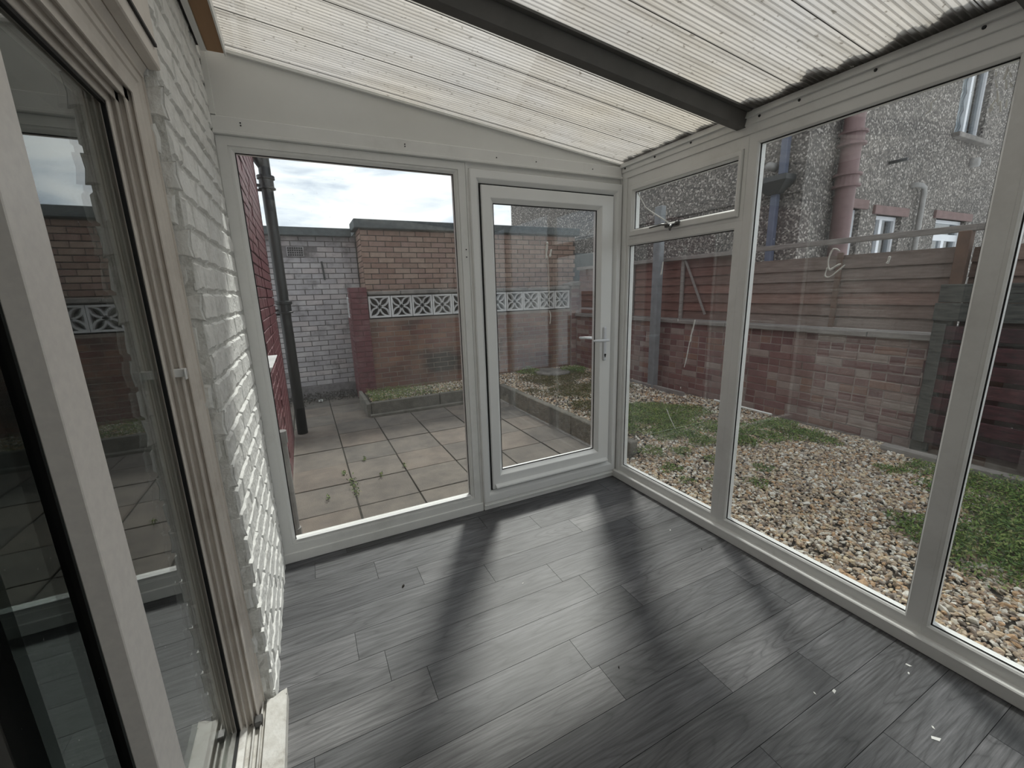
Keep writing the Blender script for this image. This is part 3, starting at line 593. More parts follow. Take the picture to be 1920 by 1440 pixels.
MB().box(-.18, -.14, YB, -1.5, .05, .09).build('sliding_rail', m_black, pd)
MB().box(-.20, -.13, YB, -.87, 1.80, 2.0).build('inner_head', m_black, pd)
# latch keeper on the jamb
kp = MB().box(-.0785, -.072, -.951, -.943, 1.155, 1.225).add([], []).build('latch_keeper', m_white, pd)
MB().box(-.076, -.044, -.962, -.950, 1.178, 1.200).build('keeper_tab', m_pvcdoor, kp, bevel=.002)
MB().box(-.048, -.044, -.970, -.955, 1.172, 1.200).build('keeper_hook', m_pvcdoor, kp, bevel=.001)
# dark room beyond the patio door
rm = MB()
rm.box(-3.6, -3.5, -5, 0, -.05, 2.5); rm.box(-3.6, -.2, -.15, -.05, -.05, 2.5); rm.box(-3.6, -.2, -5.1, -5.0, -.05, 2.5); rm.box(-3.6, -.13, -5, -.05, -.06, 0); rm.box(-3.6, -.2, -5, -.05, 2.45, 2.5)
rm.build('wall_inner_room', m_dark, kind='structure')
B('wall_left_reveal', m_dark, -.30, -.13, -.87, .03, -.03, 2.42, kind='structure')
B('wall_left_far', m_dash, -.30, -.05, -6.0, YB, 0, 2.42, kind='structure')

# ============================================================ OUTSIDE
# ground
B('ground', m_soil, -2, 5.9, -4.5, 9, -.5, -.20, kind='structure')
patio = B('patio', m_joint, -.9, 2.70, .05, 4.7, -.20, -.158, kind='structure')
xs = [-.46, -.012, .443, .897, 1.352, 1.812, 2.265, 2.70]
ys = [.06, .30, .755, 1.212, 1.655, 2.115, 2.58, 3.035, 3.5, 3.95, 4.56]
for i in range(len(xs) - 1):
    for j in range(len(ys) - 1):
        if ys[j] > 3.0 and xs[i] > .8: continue
        a, b, c, d = xs[i] + .004 + random.uniform(0, .003), xs[i + 1] - .004 - random.uniform(0, .003), ys[j] + .004, ys[j + 1] - .004 - random.uniform(0, .003)
        o = B('paving_slab', m_slab, a - (a + b) / 2, b - (a + b) / 2, c - (c + d) / 2, d - (c + d) / 2, -.045, 0, patio, bevel=.003)
        o.location = ((a + b) / 2, (c + d) / 2, -.150 + random.uniform(-.003, .003)); o.rotation_euler = (random.uniform(-.004, .004), random.uniform(-.004, .004), 0)
# sunken step edge under the glazing
B('trim_1', m_kerb, 0.0, W + .05, .05, .085, -.2, -.01, kind='structure')
B('trim_2', m_kerb, W + .05, W + .085, YB, .085, -.2, -.03, kind='structure')

def kerb(name, seglist, label, axis, at0, at1, z0, z1):
    root = empty(name, label=label, cat='kerb')
    for a, b in seglist:
        if axis == 'y': B('kerb_stone', m_kerb, at0 + random.uniform(-.002, .002), at1, a + .003, b - .003, z0, z1 + random.uniform(-.003, .003), root, bevel=.008)
        else: B('kerb_stone', m_kerb, a + .003, b - .003, at0 + random.uniform(-.002, .002), at1, z0, z1 + random.uniform(-.003, .003), root, bevel=.008)
    return root
kerb('garden_kerb', [(.33, 1.25), (1.25, 2.17), (2.17, 3.08)], 'long raised concrete kerb between the paving and the weedy gravel', 'y', 2.655, 2.738, -.19, .055)
kb = kerb('bed_kerb', [(.88, 1.78), (1.78, 2.67)], 'low mossy kerb in front of the white pierced block wall', 'x', 3.10, 3.16, -.18, .03)
B('kerb_foot', m_kerb, .86, 2.67, 3.03, 3.10, -.18, -.115, kb, bevel=.006)
B('kerb_return', m_kerb, .83, .88, 3.10, 3.95, -.18, .02, kb, bevel=.006)

# gravel
def ico():
    bm = bmesh.new(); bmesh.ops.create_icosphere(bm, subdivisions=1, radius=1.0); v = np.array([p.co[:] for p in bm.verts]); f = np.array([[q.index for q in p.verts] for p in bm.faces]); bm.free(); return v, f
IV, IF = ico()
def scatter_mesh(name, P, S, m, parent=None, V=IV, F=IF, flat=.6, tilt=.5, jit=.22, smooth=False, **k):
    n = len(P); nv = len(V)
    a = rng.uniform(0, 2 * PI, n); b = rng.normal(0, tilt, n); c = rng.normal(0, tilt, n)
    sx = S * rng.uniform(.7, 1.45, n); sy = S * rng.uniform(.6, 1.1, n); sz = S * flat * rng.uniform(.6, 1.3, n)
    X = np.repeat(V[None], n, 0) * (1 + rng.uniform(-jit, jit, (n, nv, 1))); X = X * np.stack([sx, sy, sz], 1)[:, None, :]
    def rot(X, ang, i, j):
        cs, sn = np.cos(ang)[:, None], np.sin(ang)[:, None]; A, Bv = X[:, :, i].copy(), X[:, :, j].copy(); X[:, :, i] = A * cs - Bv * sn; X[:, :, j] = A * sn + Bv * cs
    rot(X, b, 1, 2); rot(X, c, 0, 2); rot(X, a, 0, 1)
    X += P[:, None, :]
    verts = X.reshape(-1, 3); k_ = F.shape[1]; faces = (F[None] + (np.arange(n) * nv)[:, None, None]).reshape(-1, k_)
    me = bpy.data.meshes.new(name); me.vertices.add(len(verts)); me.vertices.foreach_set('co', verts.ravel().astype(np.float32))
    me.loops.add(faces.size); me.loops.foreach_set('vertex_index', faces.ravel().astype(np.int32))
    me.polygons.add(len(faces)); me.polygons.foreach_set('loop_start', (np.arange(len(faces)) * k_).astype(np.int32)); me.polygons.foreach_set('loop_total', np.full(len(faces), k_, np.int32))
    me.polygons.foreach_set('use_smooth', np.full(len(faces), smooth)); me.update(calc_edges=True); me.materials.append(m)
    o = bpy.data.objects.new(name, me); link(o, parent); return tag(o, **k)
B('gravel_bed', m_soil, W + .085, 4.62, -4.2, -.25, -.2, -.015, kind='structure')
B('gravel_bed_low', m_soil, W + .085, 3.0, -.25, .45, -.2, -.135, kind='structure')
B('gravel_bed_side', m_soil, 3.0, 4.62, -.25, .45, -.2, -.015, kind='structure')
B('gravel_bed_far', m_soil, 2.738, 4.62, .45, 4.1, -.2, -.012, kind='structure')
B('gravel_bed_back', m_soil, .88, 2.80, 3.16, 4.0, -.2, -.03, kind='structure')
def gpts(n, x0, x1, y0, y1, z):
    x = rng.uniform(x0, x1, n); yy = rng.uniform(y0, y1, n)
    z = z - .105 * np.exp(-((x - 2.5) / .30) ** 2 - ((yy - .28) / .26) ** 2)
    zz = z + .010 * np.sin(x * 5 + 1) * np.cos(yy * 4.3) + rng.uniform(-.004, .006, n); return np.stack([x, yy, zz], 1)
def gsz(n, lo, hi): return rng.uniform(lo, hi, n) ** 1.0 * rng.choice([1, 1, 1, 1.35, .75], n)
P = gpts(34000, W + .10, 4.55, -2.6, .45, .0); P = P[(P[:, 1] < .31) | (P[:, 0] < 2.64) | (P[:, 0] > 2.755)]; scatter_mesh('gravel', P, gsz(len(P), .007, .0155), m_stone, label='buff and white gravel covering the ground outside the right panes', cat='gravel', kind='stuff')
P = gpts(13000, 2.755, 4.58, .45, 4.0, .0); scatter_mesh('gravel', P, gsz(len(P), .008, .016), m_stone, label='weedy gravel strip beyond the door, behind the raised kerb', cat='gravel', kind='stuff')
P = gpts(3600, .92, 2.80, 3.18, 3.95, -.02); scatter_mesh('gravel', P, gsz(len(P), .007, .014), m_stone, label='narrow gravel bed below the red brick and pierced block wall', cat='gravel', kind='stuff')

LV = np.array([(-1, 0, 0), (0, -.45, .15), (1, 0, .0), (0, .45, .15)], float); LF = np.array([(0, 1, 2, 3)])
def weeds(name, blobs, n, m, size, hgt, label, cat='weeds'):
    pts = []
    w = np.array([b[2] ** 2 for b in blobs]); w = w / w.sum()
    for (cx, cy, r), q in zip(blobs, w):
        k = int(n * q) + 1; a = rng.uniform(0, 2 * PI, k); rr = r * np.sqrt(rng.uniform(0, 1, k)) * (1 + .25 * np.sin(a * 3 + cx * 9)) * rng.uniform(.75, 1.1, k)
        x = cx + rr * np.cos(a); yy = cy + rr * np.sin(a); ok = (x > W + .1) & (x < 4.56) & (yy < 3.93) & ((x > 2.83) | (yy < .42))
        z = .012 + hgt * rng.uniform(.1, 1, k) * (1 - .6 * (rr / r) ** 2) * (.5 + .5 * np.abs(np.sin(x * 11) * np.cos(yy * 13)))
        pts.append(np.stack([x, yy, z], 1)[ok])
    P = np.concatenate(pts); scatter_mesh(name, P, np.full(len(P), size), m, V=LV, F=LF, flat=1.0, tilt=.65, jit=.1, label=label, cat=cat, kind='stuff')
weeds('weed_patch', [(3.20, -1.42, .16), (3.12, -1.62, .24), (3.5, -1.75, .36), (3.9, -1.6, .40), (3.3, -1.98, .34), (3.8, -2.1, .45), (4.25, -1.42, .25)], 19000, m_leaf, .012, .07, 'largest dense green weed patch, at the right edge beside the slatted screen')
weeds('weed_patch', [(3.45, 1.05, .42), (3.35, .62, .36), (3.75, .9, .40), (3.05, .95, .22), (3.2, .42, .2), (2.95, .75, .15)], 17000, m_leaf, .010, .05, 'broad green weed patch on the gravel behind the narrow right pane')
weeds('weed_patch', [(3.78, .22, .28), (4.25, .05, .24), (4.2, -.28, .2), (3.6, -.05, .14), (3.3, .12, .15), (3.9, -.1, .18)], 7000, m_leaf, .011, .05, 'sparse dark weeds on the gravel at the foot of the boundary wall')
weeds('weed_patch', [(2.75, .18, .12), (2.95, .05, .10), (3.05, -.25, .12), (2.62, -.15, .09), (2.95, -.62, .08), (2.55, -.35, .06), (2.75, -.45, .07), (3.2, -.5, .08)], 1700, m_leaf, .010, .035, 'small scattered weed tufts in the gravel close to the narrow right pane')
weeds('weed_patch', [(4.2, -1.1, .18), (3.95, -.95, .1)], 1100, m_leaf, .010, .04, 'small weed tuft in the gravel left of the dark slatted screen')
weeds('weed_patch', [(3.4, 2.3, .42), (3.6, 3.1, .5), (3.15, 1.6, .25), (4.1, 2.4, .35), (4.0, 3.3, .4), (2.95, 2.6, .12), (3.0, 1.2, .14)], 20000, m_moss, .010, .03, 'brownish green moss and grass on the gravel beyond the raised kerb', 'moss')
weeds('weed_patch', [(3.55, 3.75, .22), (4.25, 3.5, .25)], 2200, m_leaf, .013, .12, 'dark leafy weeds in the far garden corner by the brick pier')
mbw = []
def jointweeds(pts, n, label):
    P = []
    for (x, yy, r) in pts:
        for _ in range(n): P.append((x + random.gauss(0, r * .35), yy + random.gauss(0, r), -.145 + random.uniform(0, .03)))
    scatter_mesh('weed_tuft', np.array(P), np.full(len(P), .010), m_leaf, V=LV, F=LF, flat=1, tilt=.7, jit=.1, label=label, cat='weeds', kind='stuff')
jointweeds([(.45, 1.22, .06), (.45, 1.10, .05), (.45, .98, .04), (.40, 1.40, .02)], 34, 'small weeds growing in the long joint between the paving slabs')
jointweeds([(.68, 1.20, .02), (.60, 1.64, .02), (.25, .98, .02), (.90, 1.30, .02)], 26, 'tiny weeds in the cross joints of the paving slabs')
P = np.stack([.92 + np.abs(rng.normal(0, .55, 2400)), rng.uniform(3.18, 3.9, 2400), rng.uniform(-.01, .05, 2400)], 1); P = P[P[:, 0] < 2.6]
scatter_mesh('weed_patch', P, np.full(len(P), .012), m_leaf, V=LV, F=LF, flat=1, tilt=.7, jit=.1, label='dark weeds in the bed at the foot of the maroon brick pillar', cat='weeds', kind='stuff')
P = np.stack([rng.uniform(-.1, .9, 900), 4.45 - np.abs(rng.normal(0, .12, 900)), rng.uniform(-.15, -.03, 900)], 1)
scatter_mesh('leaf_litter', P, np.full(900, .016), m_debris, V=LV, F=LF, flat=1, tilt=.7, jit=.1, label='dark litter heaped along the foot of the white garage wall', cat='debris', kind='stuff')

# ---- maroon house wall beyond the conservatory
mw = MB().box(-.30, -.014, .05, 2.735, -.18, 5.4).build('maroon_wall', m_maroonm, label='maroon painted brick house wall beside the black downpipe', cat='wall')
brickwork(mw, '+x', -.014, .06, 2.74, -.15, 3.0, m_maroon, 'maroon', H=.066, joint=.010, L=.215, D=.014, limit=300, proud=.008)
brickwork(mw, '-y', .05, -.28, -.02, 0, 2.4, m_maroon, 'maroon', D=.01, limit=0) if False else None
# white sill and small waste pipe against it
ws = MB().prism([(0.0, 1.0), (.062, 1.0), (.050, .975), (0.0, .90)], 'y', .30, .86).build('window_sill', m_screen, bevel=.003, label='small white stone sill projecting from the maroon wall', cat='sill')
wp = MB(); wp.tube([(.035, .52, .56), (.035, .52, -.15)], .026, 12); wpo = wp.build('waste_pipe', m_greypipe, smooth=False, label='short grey waste pipe standing at the foot of the maroon wall', cat='pipe')
MB().tube([(.035, .52, .50), (.035, .52, .575)], .033, 12).build('pipe_socket', m_greypipe, wpo)
MB().tube([(.035, .52, -.15), (.035, .52, -.08)], .034, 12).build('pipe_foot', m_greypipe, wpo)

# ---- black cast iron downpipe
dp = empty('downpipe', (.085, 2.85, -.15), label='thick black cast iron soil pipe rising from the paving beside the maroon wall', cat='pipe')
def D(mb, name, **k):
    o = mb.build(name, m_iron, dp, **k); o.location = (-.085, -2.85, .15); return o
D(MB().tube([(.083, 2.85, -.15), (.078, 2.85, 1.25), (.080, 2.85, 2.55), (.085, 2.85, 4.6)], .054, 18), 'pipe', smooth=True)
for zc in (1.27, 2.50):
    D(MB().tube([(.08, 2.85, zc - .07), (.08, 2.85, zc - .068), (.08, 2.85, zc - .055), (.08, 2.85, zc - .05), (.08, 2.85, zc + .02), (.08, 2.85, zc + .025), (.08, 2.85, zc + .055), (.08, 2.85, zc + .06)], [.056, .078, .078, .066, .066, .080, .080, .056], 18), 'collar')
    D(MB().box(-.01, .12, 2.825, 2.875, zc - .045, zc - .025), 'bracket')
    D(MB().tube([(-.01, 2.85, zc - .08), (.03, 2.85, zc - .08)], .012, 8), 'bracket_bolt')
D(MB().tube([(.082, 2.85, 2.62), (-.03, 2.80, 2.80)], .045, 14), 'branch', smooth=True)
# paper litter near it
MB().box(.30, .36, 4.30, 4.33, -.145, -.12).build('litter_scrap', m_white, label='crumpled pale scrap on the ground beyond the black pipe', cat='litter')

# ---- white garage side wall
gw = MB().box(-2.0, 1.08, 4.612, 4.80, -.2, 2.22).build('garage_wall', m_gmortar, label='whitewashed brick garage wall with an air brick, behind the black pipe', cat='wall')
airb = (.165, .345, 1.955, 2.02)
brickwork(gw, '-y', 4.612, -.35, 1.075, .04, 2.21, m_gbrick, 'gbrick', D=.012, limit=300, skip=lambda u, z, h: (abs(z - 1.99) < .06 and u + h > .13 and u - h < .375))
B('plinth', m_gmortar, -2.0, 1.08, 4.585, 4.62, -.2, .04, gw, bevel=.004)
ab = B('air_brick', m_gbrick, .150, .372, 4.592, 4.612, 1.925, 2.062, gw, bevel=.003)
mb = MB()
for i in range(7):
    for j in range(4): mb.box(.163 + i * .0285, .183 + i * .0285, 4.586, 4.5925, 1.936 + j * .031, 1.957 + j * .031)
mb.build('air_brick_holes', m_black, ab)
for i_ in range(1): pass
MB().tube([(.585, 4.585, 1.86), (.60, 4.585, 1.60)], .012, 8).build('iron_stay', m_iron, gw)
B('roof_edge', m_felt, -2.0, 1.015, 4.46, 4.9, 2.20, 2.31, gw, bevel=.006)

# ---- brown garage behind the screen wall
gb = MB().box(1.10, 4.72, 4.162, 4.70, -.2, 2.28).build('garage', m_obmortar, label='flat-roofed brown brick garage behind the pierced block wall', cat='building')
brickwork(gb, '-y', 4.162, 1.10, 4.72, 1.36, 2.285, m_obrick, 'garage', D=.010, limit=240)
for k in range(31):
    zc = -.04 + .0375 + k * .075
    if zc > 2.25: break
    for q, (a, b) in enumerate(((4.165, 4.26), (4.27, 4.48), (4.49, 4.60)) if k % 2 else ((4.165, 4.375), (4.385, 4.60))):
        o = bpy.data.objects.new('brick', brick_mesh('garage', round(b - a, 3), .065, .010, m_obrick, False, q % 4)); o.location = (1.100 + .0, (a + b) / 2, zc); o.rotation_euler = (0, 0, -PI / 2); link(o, gb)
MB().box(1.02, 4.78, 4.09, 4.60, 2.275, 2.395).build('roof_edge', m_felt, gb, bevel=.008)
B('garage_body', m_obmortar, 1.10, 4.72, 4.70, 7.5, -.2, 2.28, gb)
B('roof_edge', m_felt, 1.085, 4.78, 4.60, 7.6, 2.275, 2.395, gb)

# ---- screen wall: maroon pillar, red brick base, white pierced blocks, coping
sw = MB().box(1.085, 4.50, 3.975, 4.075, -.2, 1.025).build('screen_wall', m_smortar, label='low red brick garden wall carrying white pierced blocks', cat='wall')
brickwork(sw, '-y', 3.975, 1.085, 4.50, -.06, 1.025, m_sbrick, 'sbrick', D=.004, limit=300, proud=.002)
cop = empty('wall_coping', label='dark weathered coping on top of the white pierced blocks', cat='coping')
x = 1.09
while x < 4.49:
    x2 = min(x + random.uniform(.42, .6), 4.50)
    B('coping_stone', m_coping, x + .004, x2 - .004, 3.955 + random.uniform(-.01, .01), 4.09, 1.365, 1.418 + random.uniform(-.008, .008), cop, bevel=.01); x = x2
def screen_block():
    """pierced square with a four-petal pattern: frame, four arcs crossing in the centre, two diagonals' petals"""
    mb = MB(); S = .150; D0 = .045
    f = .022
    mb.box(-S, S, -D0, D0, -S, -S + f); mb.box(-S, S, -D0, D0, S - f, S); mb.box(-S, -S + f, -D0, D0, -S + f, S - f); mb.box(S - f, S, -D0, D0, -S + f, S - f)
    # petals: each diagonal is a pair of arcs from the centre to a corner
    R_ = S - f * .6
    for sx, sz in ((1, 1), (-1, 1), (-1, -1), (1, -1)):
        for side in (1, -1):
            pts = []
            for i in range(9):
                t = i / 8; bx = t * R_; off = side * .30 * R_ * math.sin(PI * t)
                px = (bx * 1.0 - off * .7071); pz = (bx * 1.0 + off * .7071)
                pts.append((px * sx, pz * sz))
            for (a, b) in zip(pts[:-1], pts[1:]):
                mb.bar((a[0], 0, a[1]), (b[0], 0, b[1]), .064, .020, up=(0, 0, 1)) if False else None
                d = Vector((b[0] - a[0], b[1] - a[1])); n_ = Vector((-d.y, d.x)).normalized() * .0105; e = d.normalized() * .003
                A = Vector(a) - e; Bq = Vector(b) + e
                q = [A + n_, A - n_, Bq - n_, Bq + n_]
                mb.prism([(v.x, v.y) for v in q], 'y', -.034, .034)
    mb.box(-.02, .02, -.034, .034, -.02, .02)
    return mb
sb0 = None
bpitch = .309
for i in range(11):
    cx = 1.092 + bpitch * (i + .5)
    if sb0 is None:
        sb0 = screen_block().build('screen_block', m_screen, group='white pierced screen blocks'); o = sb0
    else:
        o = sb0.copy(); link(o)
    o.location = (cx, 4.025, 1.195); o['category'] = 'screen block'; o['group'] = 'white pierced screen blocks in the garden wall'
    nth = ['leftmost white pierced block in the row, against the maroon pillar', 'second white pierced block from the maroon pillar', 'third white pierced block from the maroon pillar', 'fourth white pierced block from the maroon pillar', 'fifth white pierced block from the pillar, partly behind the door post',
           'sixth white pierced block in the row, hidden mostly by the door frame', 'fifth white pierced block from the right end of the row', 'fourth white pierced block from the right end of the row', 'third white pierced block from the right end of the row', 'white pierced block next to the rightmost in the row', 'rightmost white pierced block in the row, seen through the door']
    o['label'] = nth[i]
sb = sb0.copy(); link(sb); sb.location = (.905, 4.34, 1.195); sb.rotation_euler = (0, 0, PI / 2)
sb['label'] = 'white pierced block seen edge-on, left of the maroon pillar'; sb['category'] = 'screen block'
lw = MB().box(.86, .95, 4.19, 4.50, -.15, 1.043).build('side_wall', m_maroonm, label='short maroon brick wall below the edge-on white block', cat='wall')
brickwork(lw, '-x', .86, 4.19, 4.50, -.15, 1.043, m_maroon, 'maroon', D=.008, limit=60)
pil = MB().box(.868, 1.083, 3.962, 4.185, -.2, 1.47).build('brick_pillar', m_maroonm, label='maroon painted brick pillar at the left end of the pierced block row', cat='pillar')
for k in range(21):
    zc = -.1 + .0375 + k * .075
    for (a, b) in (((.868, 1.083),) if k % 2 else ((.868, .97), (.981, 1.083))):
        o = bpy.data.objects.new('brick', brick_mesh('maroon', round(b - a, 3), .066, .010, m_maroon, False, k % 4)); o.location = ((a + b) / 2, 3.962, zc); link(o, pil)
    o = bpy.data.objects.new('brick', brick_mesh('maroon', .215, .066, .010, m_maroon, False, k % 3)); o.location = (.868, 4.073, zc); o.rotation_euler = (0, 0, -PI / 2); link(o, pil)
pr = MB().box(4.51, 4.84, 3.95, 4.15, -.2, 1.42).build('brick_pier', m_bmortar, label='dark red brick pier at the far garden corner', cat='pillar')
brickwork(pr, '-y', 3.95, 4.51, 4.84, -.05, 1.42, m_bbrick, 'bbrick', D=.008, limit=60)
MB().prism([(4.45, 1.42), (4.90, 1.42), (4.90, 1.46), (4.675, 1.50), (4.45, 1.46)], 'y', 3.90, 4.155).build('pier_cap', m_coping, pr, bevel=.006)
# broken slab leaning in the far corner
MB().tube([(3.85, 3.55, .0), (3.852, 3.55, .05)], .30, 18).build('round_stone', m_coping, label='flat grey round stone lying in the far garden corner', cat='stone', bevel=.01)

# ---- boundary wall (x = 4.6) with fence
bw = MB().box(4.614, 4.80, -4.2, 3.935, -.2, .895).build('boundary_wall', m_bmortar, label='mottled red brick boundary wall beneath the timber fence', cat='wall')
brickwork(bw, '-x', 4.614, -1.25, 3.93, .0, .90, m_bbrick, 'bbrick', D=.004, limit=300, header_prob=.52, proud=.003)
# timber capping
tcp = empty('wall_capping', label='pale grey timber capping running along the brick boundary wall', cat='capping')
for a, b in ((-4.0, -1.9), (-1.9, -.42), (-.42, .95), (.95, 2.45), (2.45, 3.93)):
    B('capping_board', m_fencegrey, 4.565, 4.80, a + .003, b - .003, .897, .945 + random.uniform(-.006, .006), tcp, bevel=.004)
def fence_panel(y0, y1, z0, z1, m, label, x=4.66, battens=(), brace=None, top=None, pitch=.105):
    root = empty('timber_fence', (x, (y0 + y1) / 2, z0), label=label, cat='fence')
    def A(o): o.location = (-x, -(y0 + y1) / 2, -z0); return o
    z = z0; k = 0
    while z < z1 - .03:
        zt = min(z + pitch + .012, z1 + .005)
        a = random.uniform(-.004, .004); w = random.uniform(-.004, .004)
        A(MB().add([(x - .004, y0, z + w), (x - .004, y1, z - w), (x + .014, y1, zt), (x + .014, y0, zt), (x + .012, y0, z + w), (x + .012, y1, z - w), (x + .022, y1, zt), (x + .022, y0, zt)],
                   [(0, 1, 2, 3), (7, 6, 5, 4), (0, 4, 5, 1), (1, 5, 6, 2), (2, 6, 7, 3), (3, 7, 4, 0)]).build('fence_board', m, root)); z += pitch
    for yb in battens: A(B('batten', m_post if m is m_fence else m_fencegrey, x - .03, x - .004, yb - .022, yb + .022, z0, z1 + .02, root, bevel=.002))
    if brace: A(MB().bar((x - .028, brace[0], brace[1]), (x - .028, brace[2], brace[3]), .018, .022, up=(1, 0, 0)).build('diagonal_brace', m_fencegrey, root))
    if top: A(B('top_rail', m, x - .03, x + .03, y0, y1, z1 - .02, z1 + .02, root, bevel=.002))
    return root
fence_panel(-.86, .84, .955, 1.60, m_fence, 'widest brown overlap fence panel, with a gap under the timber rail', battens=(-.10,))
fence_panel(.88, 1.70, .955, 1.685, m_fencered, 'reddish fence panel with a diagonal brace, right of the grey post', battens=(1.66,), brace=(1.62, 1.68, 1.28, 1.02))
fence_panel(1.72, 3.93, .955, 1.685, m_fencered, 'far reddish fence panel beyond the tall grey post', battens=(2.10, 2.56))
fence_panel(-3.4, -.945, .955, 1.58, m_fence, 'brown fence panel behind the dark slatted screen at the right edge', battens=())
tr = empty('fence_rail', label='long grey timber rail along the top of the fence', cat='rail')
for a, b, z in ((-1.10, .70, 1.716), (.70, 2.45, 1.706), (2.45, 3.93, 1.702)):
    B('rail_length', m_fencegrey, 4.60, 4.66, a, b, z - .02, z + .026, tr, bevel=.003)
for yy, lb in ((-.905, 'brown fence post at the right end of the wide fence panel'), (-1.06, 'dark brown fence post nearest the slatted screen')):
    B('fence_post', m_post, 4.585, 4.655, yy - .035, yy + .035, .945, 1.70, bevel=.004, label=lb, cat='post')
gp = MB().box(4.44, 4.52, 1.87, 1.99, -.1, 2.36).build('metal_post', m_steel, bevel=.006, label='tall grey metal post standing in front of the boundary wall', cat='post')
B('post_flange', m_steel, 4.425, 4.44, 1.865, 1.905, -.1, 2.30, gp, bevel=.002)

# dark slatted screen (pallet-like) standing in front of the wall
ps = empty('slatted_screen', (4.50, -2.0, .1), label='dark red slatted timber screen with black gaps, near the right edge', cat='screen')
for k in range(9):
    z0 = .12 + k * .1345
    m = m_palletg if k in (7, 8) else m_pallet
    o = B('slat', m, 4.488, 4.512, -3.6, -.855 + random.uniform(-.012, .012), z0, z0 + (.098 if k < 7 else .130), ps, bevel=.003); o.location = (-4.50, 2.0, -.1)
for yy in (-.90, -1.75, -2.6):
    o = B('upright', m_palletg, 4.512, 4.56, yy - .05, yy + .05, .0, 1.19, ps, bevel=.003); o.location = (-4.50, 2.0, -.1)
o = B('end_board', m_palletg, 4.474, 4.488, -.935, -.865, .12, 1.04, ps, bevel=.003); o.location = (-4.50, 2.0, -.1)
# gravel boards / edging at wall foot
B('ground_beam', m_fencegrey, 4.36, 4.44, -3.4, -.72, -.05, .055, bevel=.006, label='grey timber beam on the gravel below the slatted screen', cat='beam')
B('ground_board', m_fencegrey, 4.43, 4.47, 1.36, 2.45, -.02, .05, bevel=.004, label='pale board lying along the foot of the wall by the grey post', cat='board')
MB().tube([(4.47, .93, .045), (4.47, .62, .042), (4.475, .25, .040)], .011, 8).build('plastic_pipe', m_white, label='thin white plastic pipe on the ground against the boundary wall', cat='pipe')

# ---- neighbouring pebbledashed house
HX, HY = 5.85, 1.0
hs = empty('neighbour_house', (HX, HY, 0), label='grey pebbledashed house with pink soil pipe beyond the fence', cat='building')
def H(o): o.location = (-HX, -HY, 0); return o
wins = [(6.62, 7.20, 1.35, 2.315, 6.74), (7.62, 8.34, 1.35, 2.27, 7.90), (9.44, 10.55, 1.35, 2.30, 9.9), (9.50, 10.50, 3.53, 4.75, 9.98)]
def house_front():
    xs_ = sorted({HX, 14.0} | {w[0] for w in wins} | {w[1] for w in wins}); zs_ = sorted({-.2, 5.3} | {w[2] for w in wins} | {w[3] for w in wins}); mb = MB()
    for a, b in zip(xs_[:-1], xs_[1:]):
        for c, d in zip(zs_[:-1], zs_[1:]):
            mx_, mz = (a + b) / 2, (c + d) / 2
            if any(w[0] < mx_ < w[1] and w[2] < mz < w[3] for w in wins): continue
            mb.box(a, b, HY, HY + .18, c, d)
    return mb
H(house_front().build('front_wall', m_dash, hs))
H(B('side_wall', m_dash, HX, HX + .2, HY + .18, 8.9, -.2, 5.3, hs))
H(B('side_band', m_dash, HX - .03, HX, HY, 8.9, 2.45, 2.52, hs))
H(B('inner_dark', m_dark, HX + .3, 13.9, HY + .5, 8.8, -.2, 5.2, hs))
H(MB().prism([(HY - .35, 5.25), (9.2, 5.25), (9.2, 5.33), ((HY + 9.2) / 2, 7.2), (HY - .35, 5.33)], 'x', HX - .3, 14.3).build('roof', m_house, hs))
for i, (a, b, c, d, mu) in enumerate(wins):
    fw = .05
    loops = [(a, b, c, d, HY + .16), (a, b, c, d, HY + .07), (a + fw, b - fw, c + fw, d - fw, HY + .07), (a + fw, b - fw, c + fw, d - fw, HY + .16)]
    vs = []
    for (u0, u1, z0, z1, yy) in loops: vs += [(u0, yy, z0), (u1, yy, z0), (u1, yy, z1), (u0, yy, z1)]
    fs = [(p * 4 + k, p * 4 + (k + 1) % 4, ((p + 1) % 4) * 4 + (k + 1) % 4, ((p + 1) % 4) * 4 + k) for p in range(4) for k in range(4)]
    f = H(MB().add(vs, fs).build('window_frame', m_whitepl, hs))
    def Q(o): return o
    if i == 0: MB().box(a + fw, b - fw, HY + .07, HY + .14, 1.98, 2.05).build('transom', m_whitepl, f); MB().box(a + fw, b - fw, HY + .05, HY + .07, 1.90, 1.965).build('transom', m_whitepl, f)
    if i in (1, 3): MB().box(mu - .035, mu + .035, HY + .06, HY + .14, c + fw, d - fw).build('mullion', m_whitepl, f)
    if i == 2: MB().box(a + fw, b - fw, HY + .07, HY + .14, 1.98, 2.08).build('transom', m_whitepl, f); MB().box(9.95, 10.05, HY + .07, HY + .14, 1.4, 1.98).build('mullion', m_whitepl, f)
    MB().box(a + fw, b - fw, HY + .10, HY + .106, c + fw, d - fw).build('pane', m_houseglass, f)
    if i < 3: H(B('lintel', m_lintel, a - .12, b + .12, HY - .035, HY + .1, d, d + .115, hs, bevel=.006))
    else:
        H(B('stone_sill', m_coping, a - .05, b + .12, HY - .09, HY + .1, c - .07, c, hs, bevel=.006))
        MB().box(a + fw, mu - .035, HY + .125, HY + .13, c + fw, d - fw).build('net_curtain', m_white, f)
        mb = MB(); n = 5; wdt = (mu - .035 - a - fw) / n
        for q in range(n):
            x0 = a + fw + q * wdt; z = c + fw
            s = 1
            while z < d - fw:
                mb.bar((x0 if s > 0 else x0 + wdt, HY + .094, z), (x0 + wdt if s > 0 else x0, HY + .094, min(z + .12, d - fw)), .005, .005, up=(0, 1, 0)); z += .12; s = -s
        mb.build('window_lattice', m_metal, f)
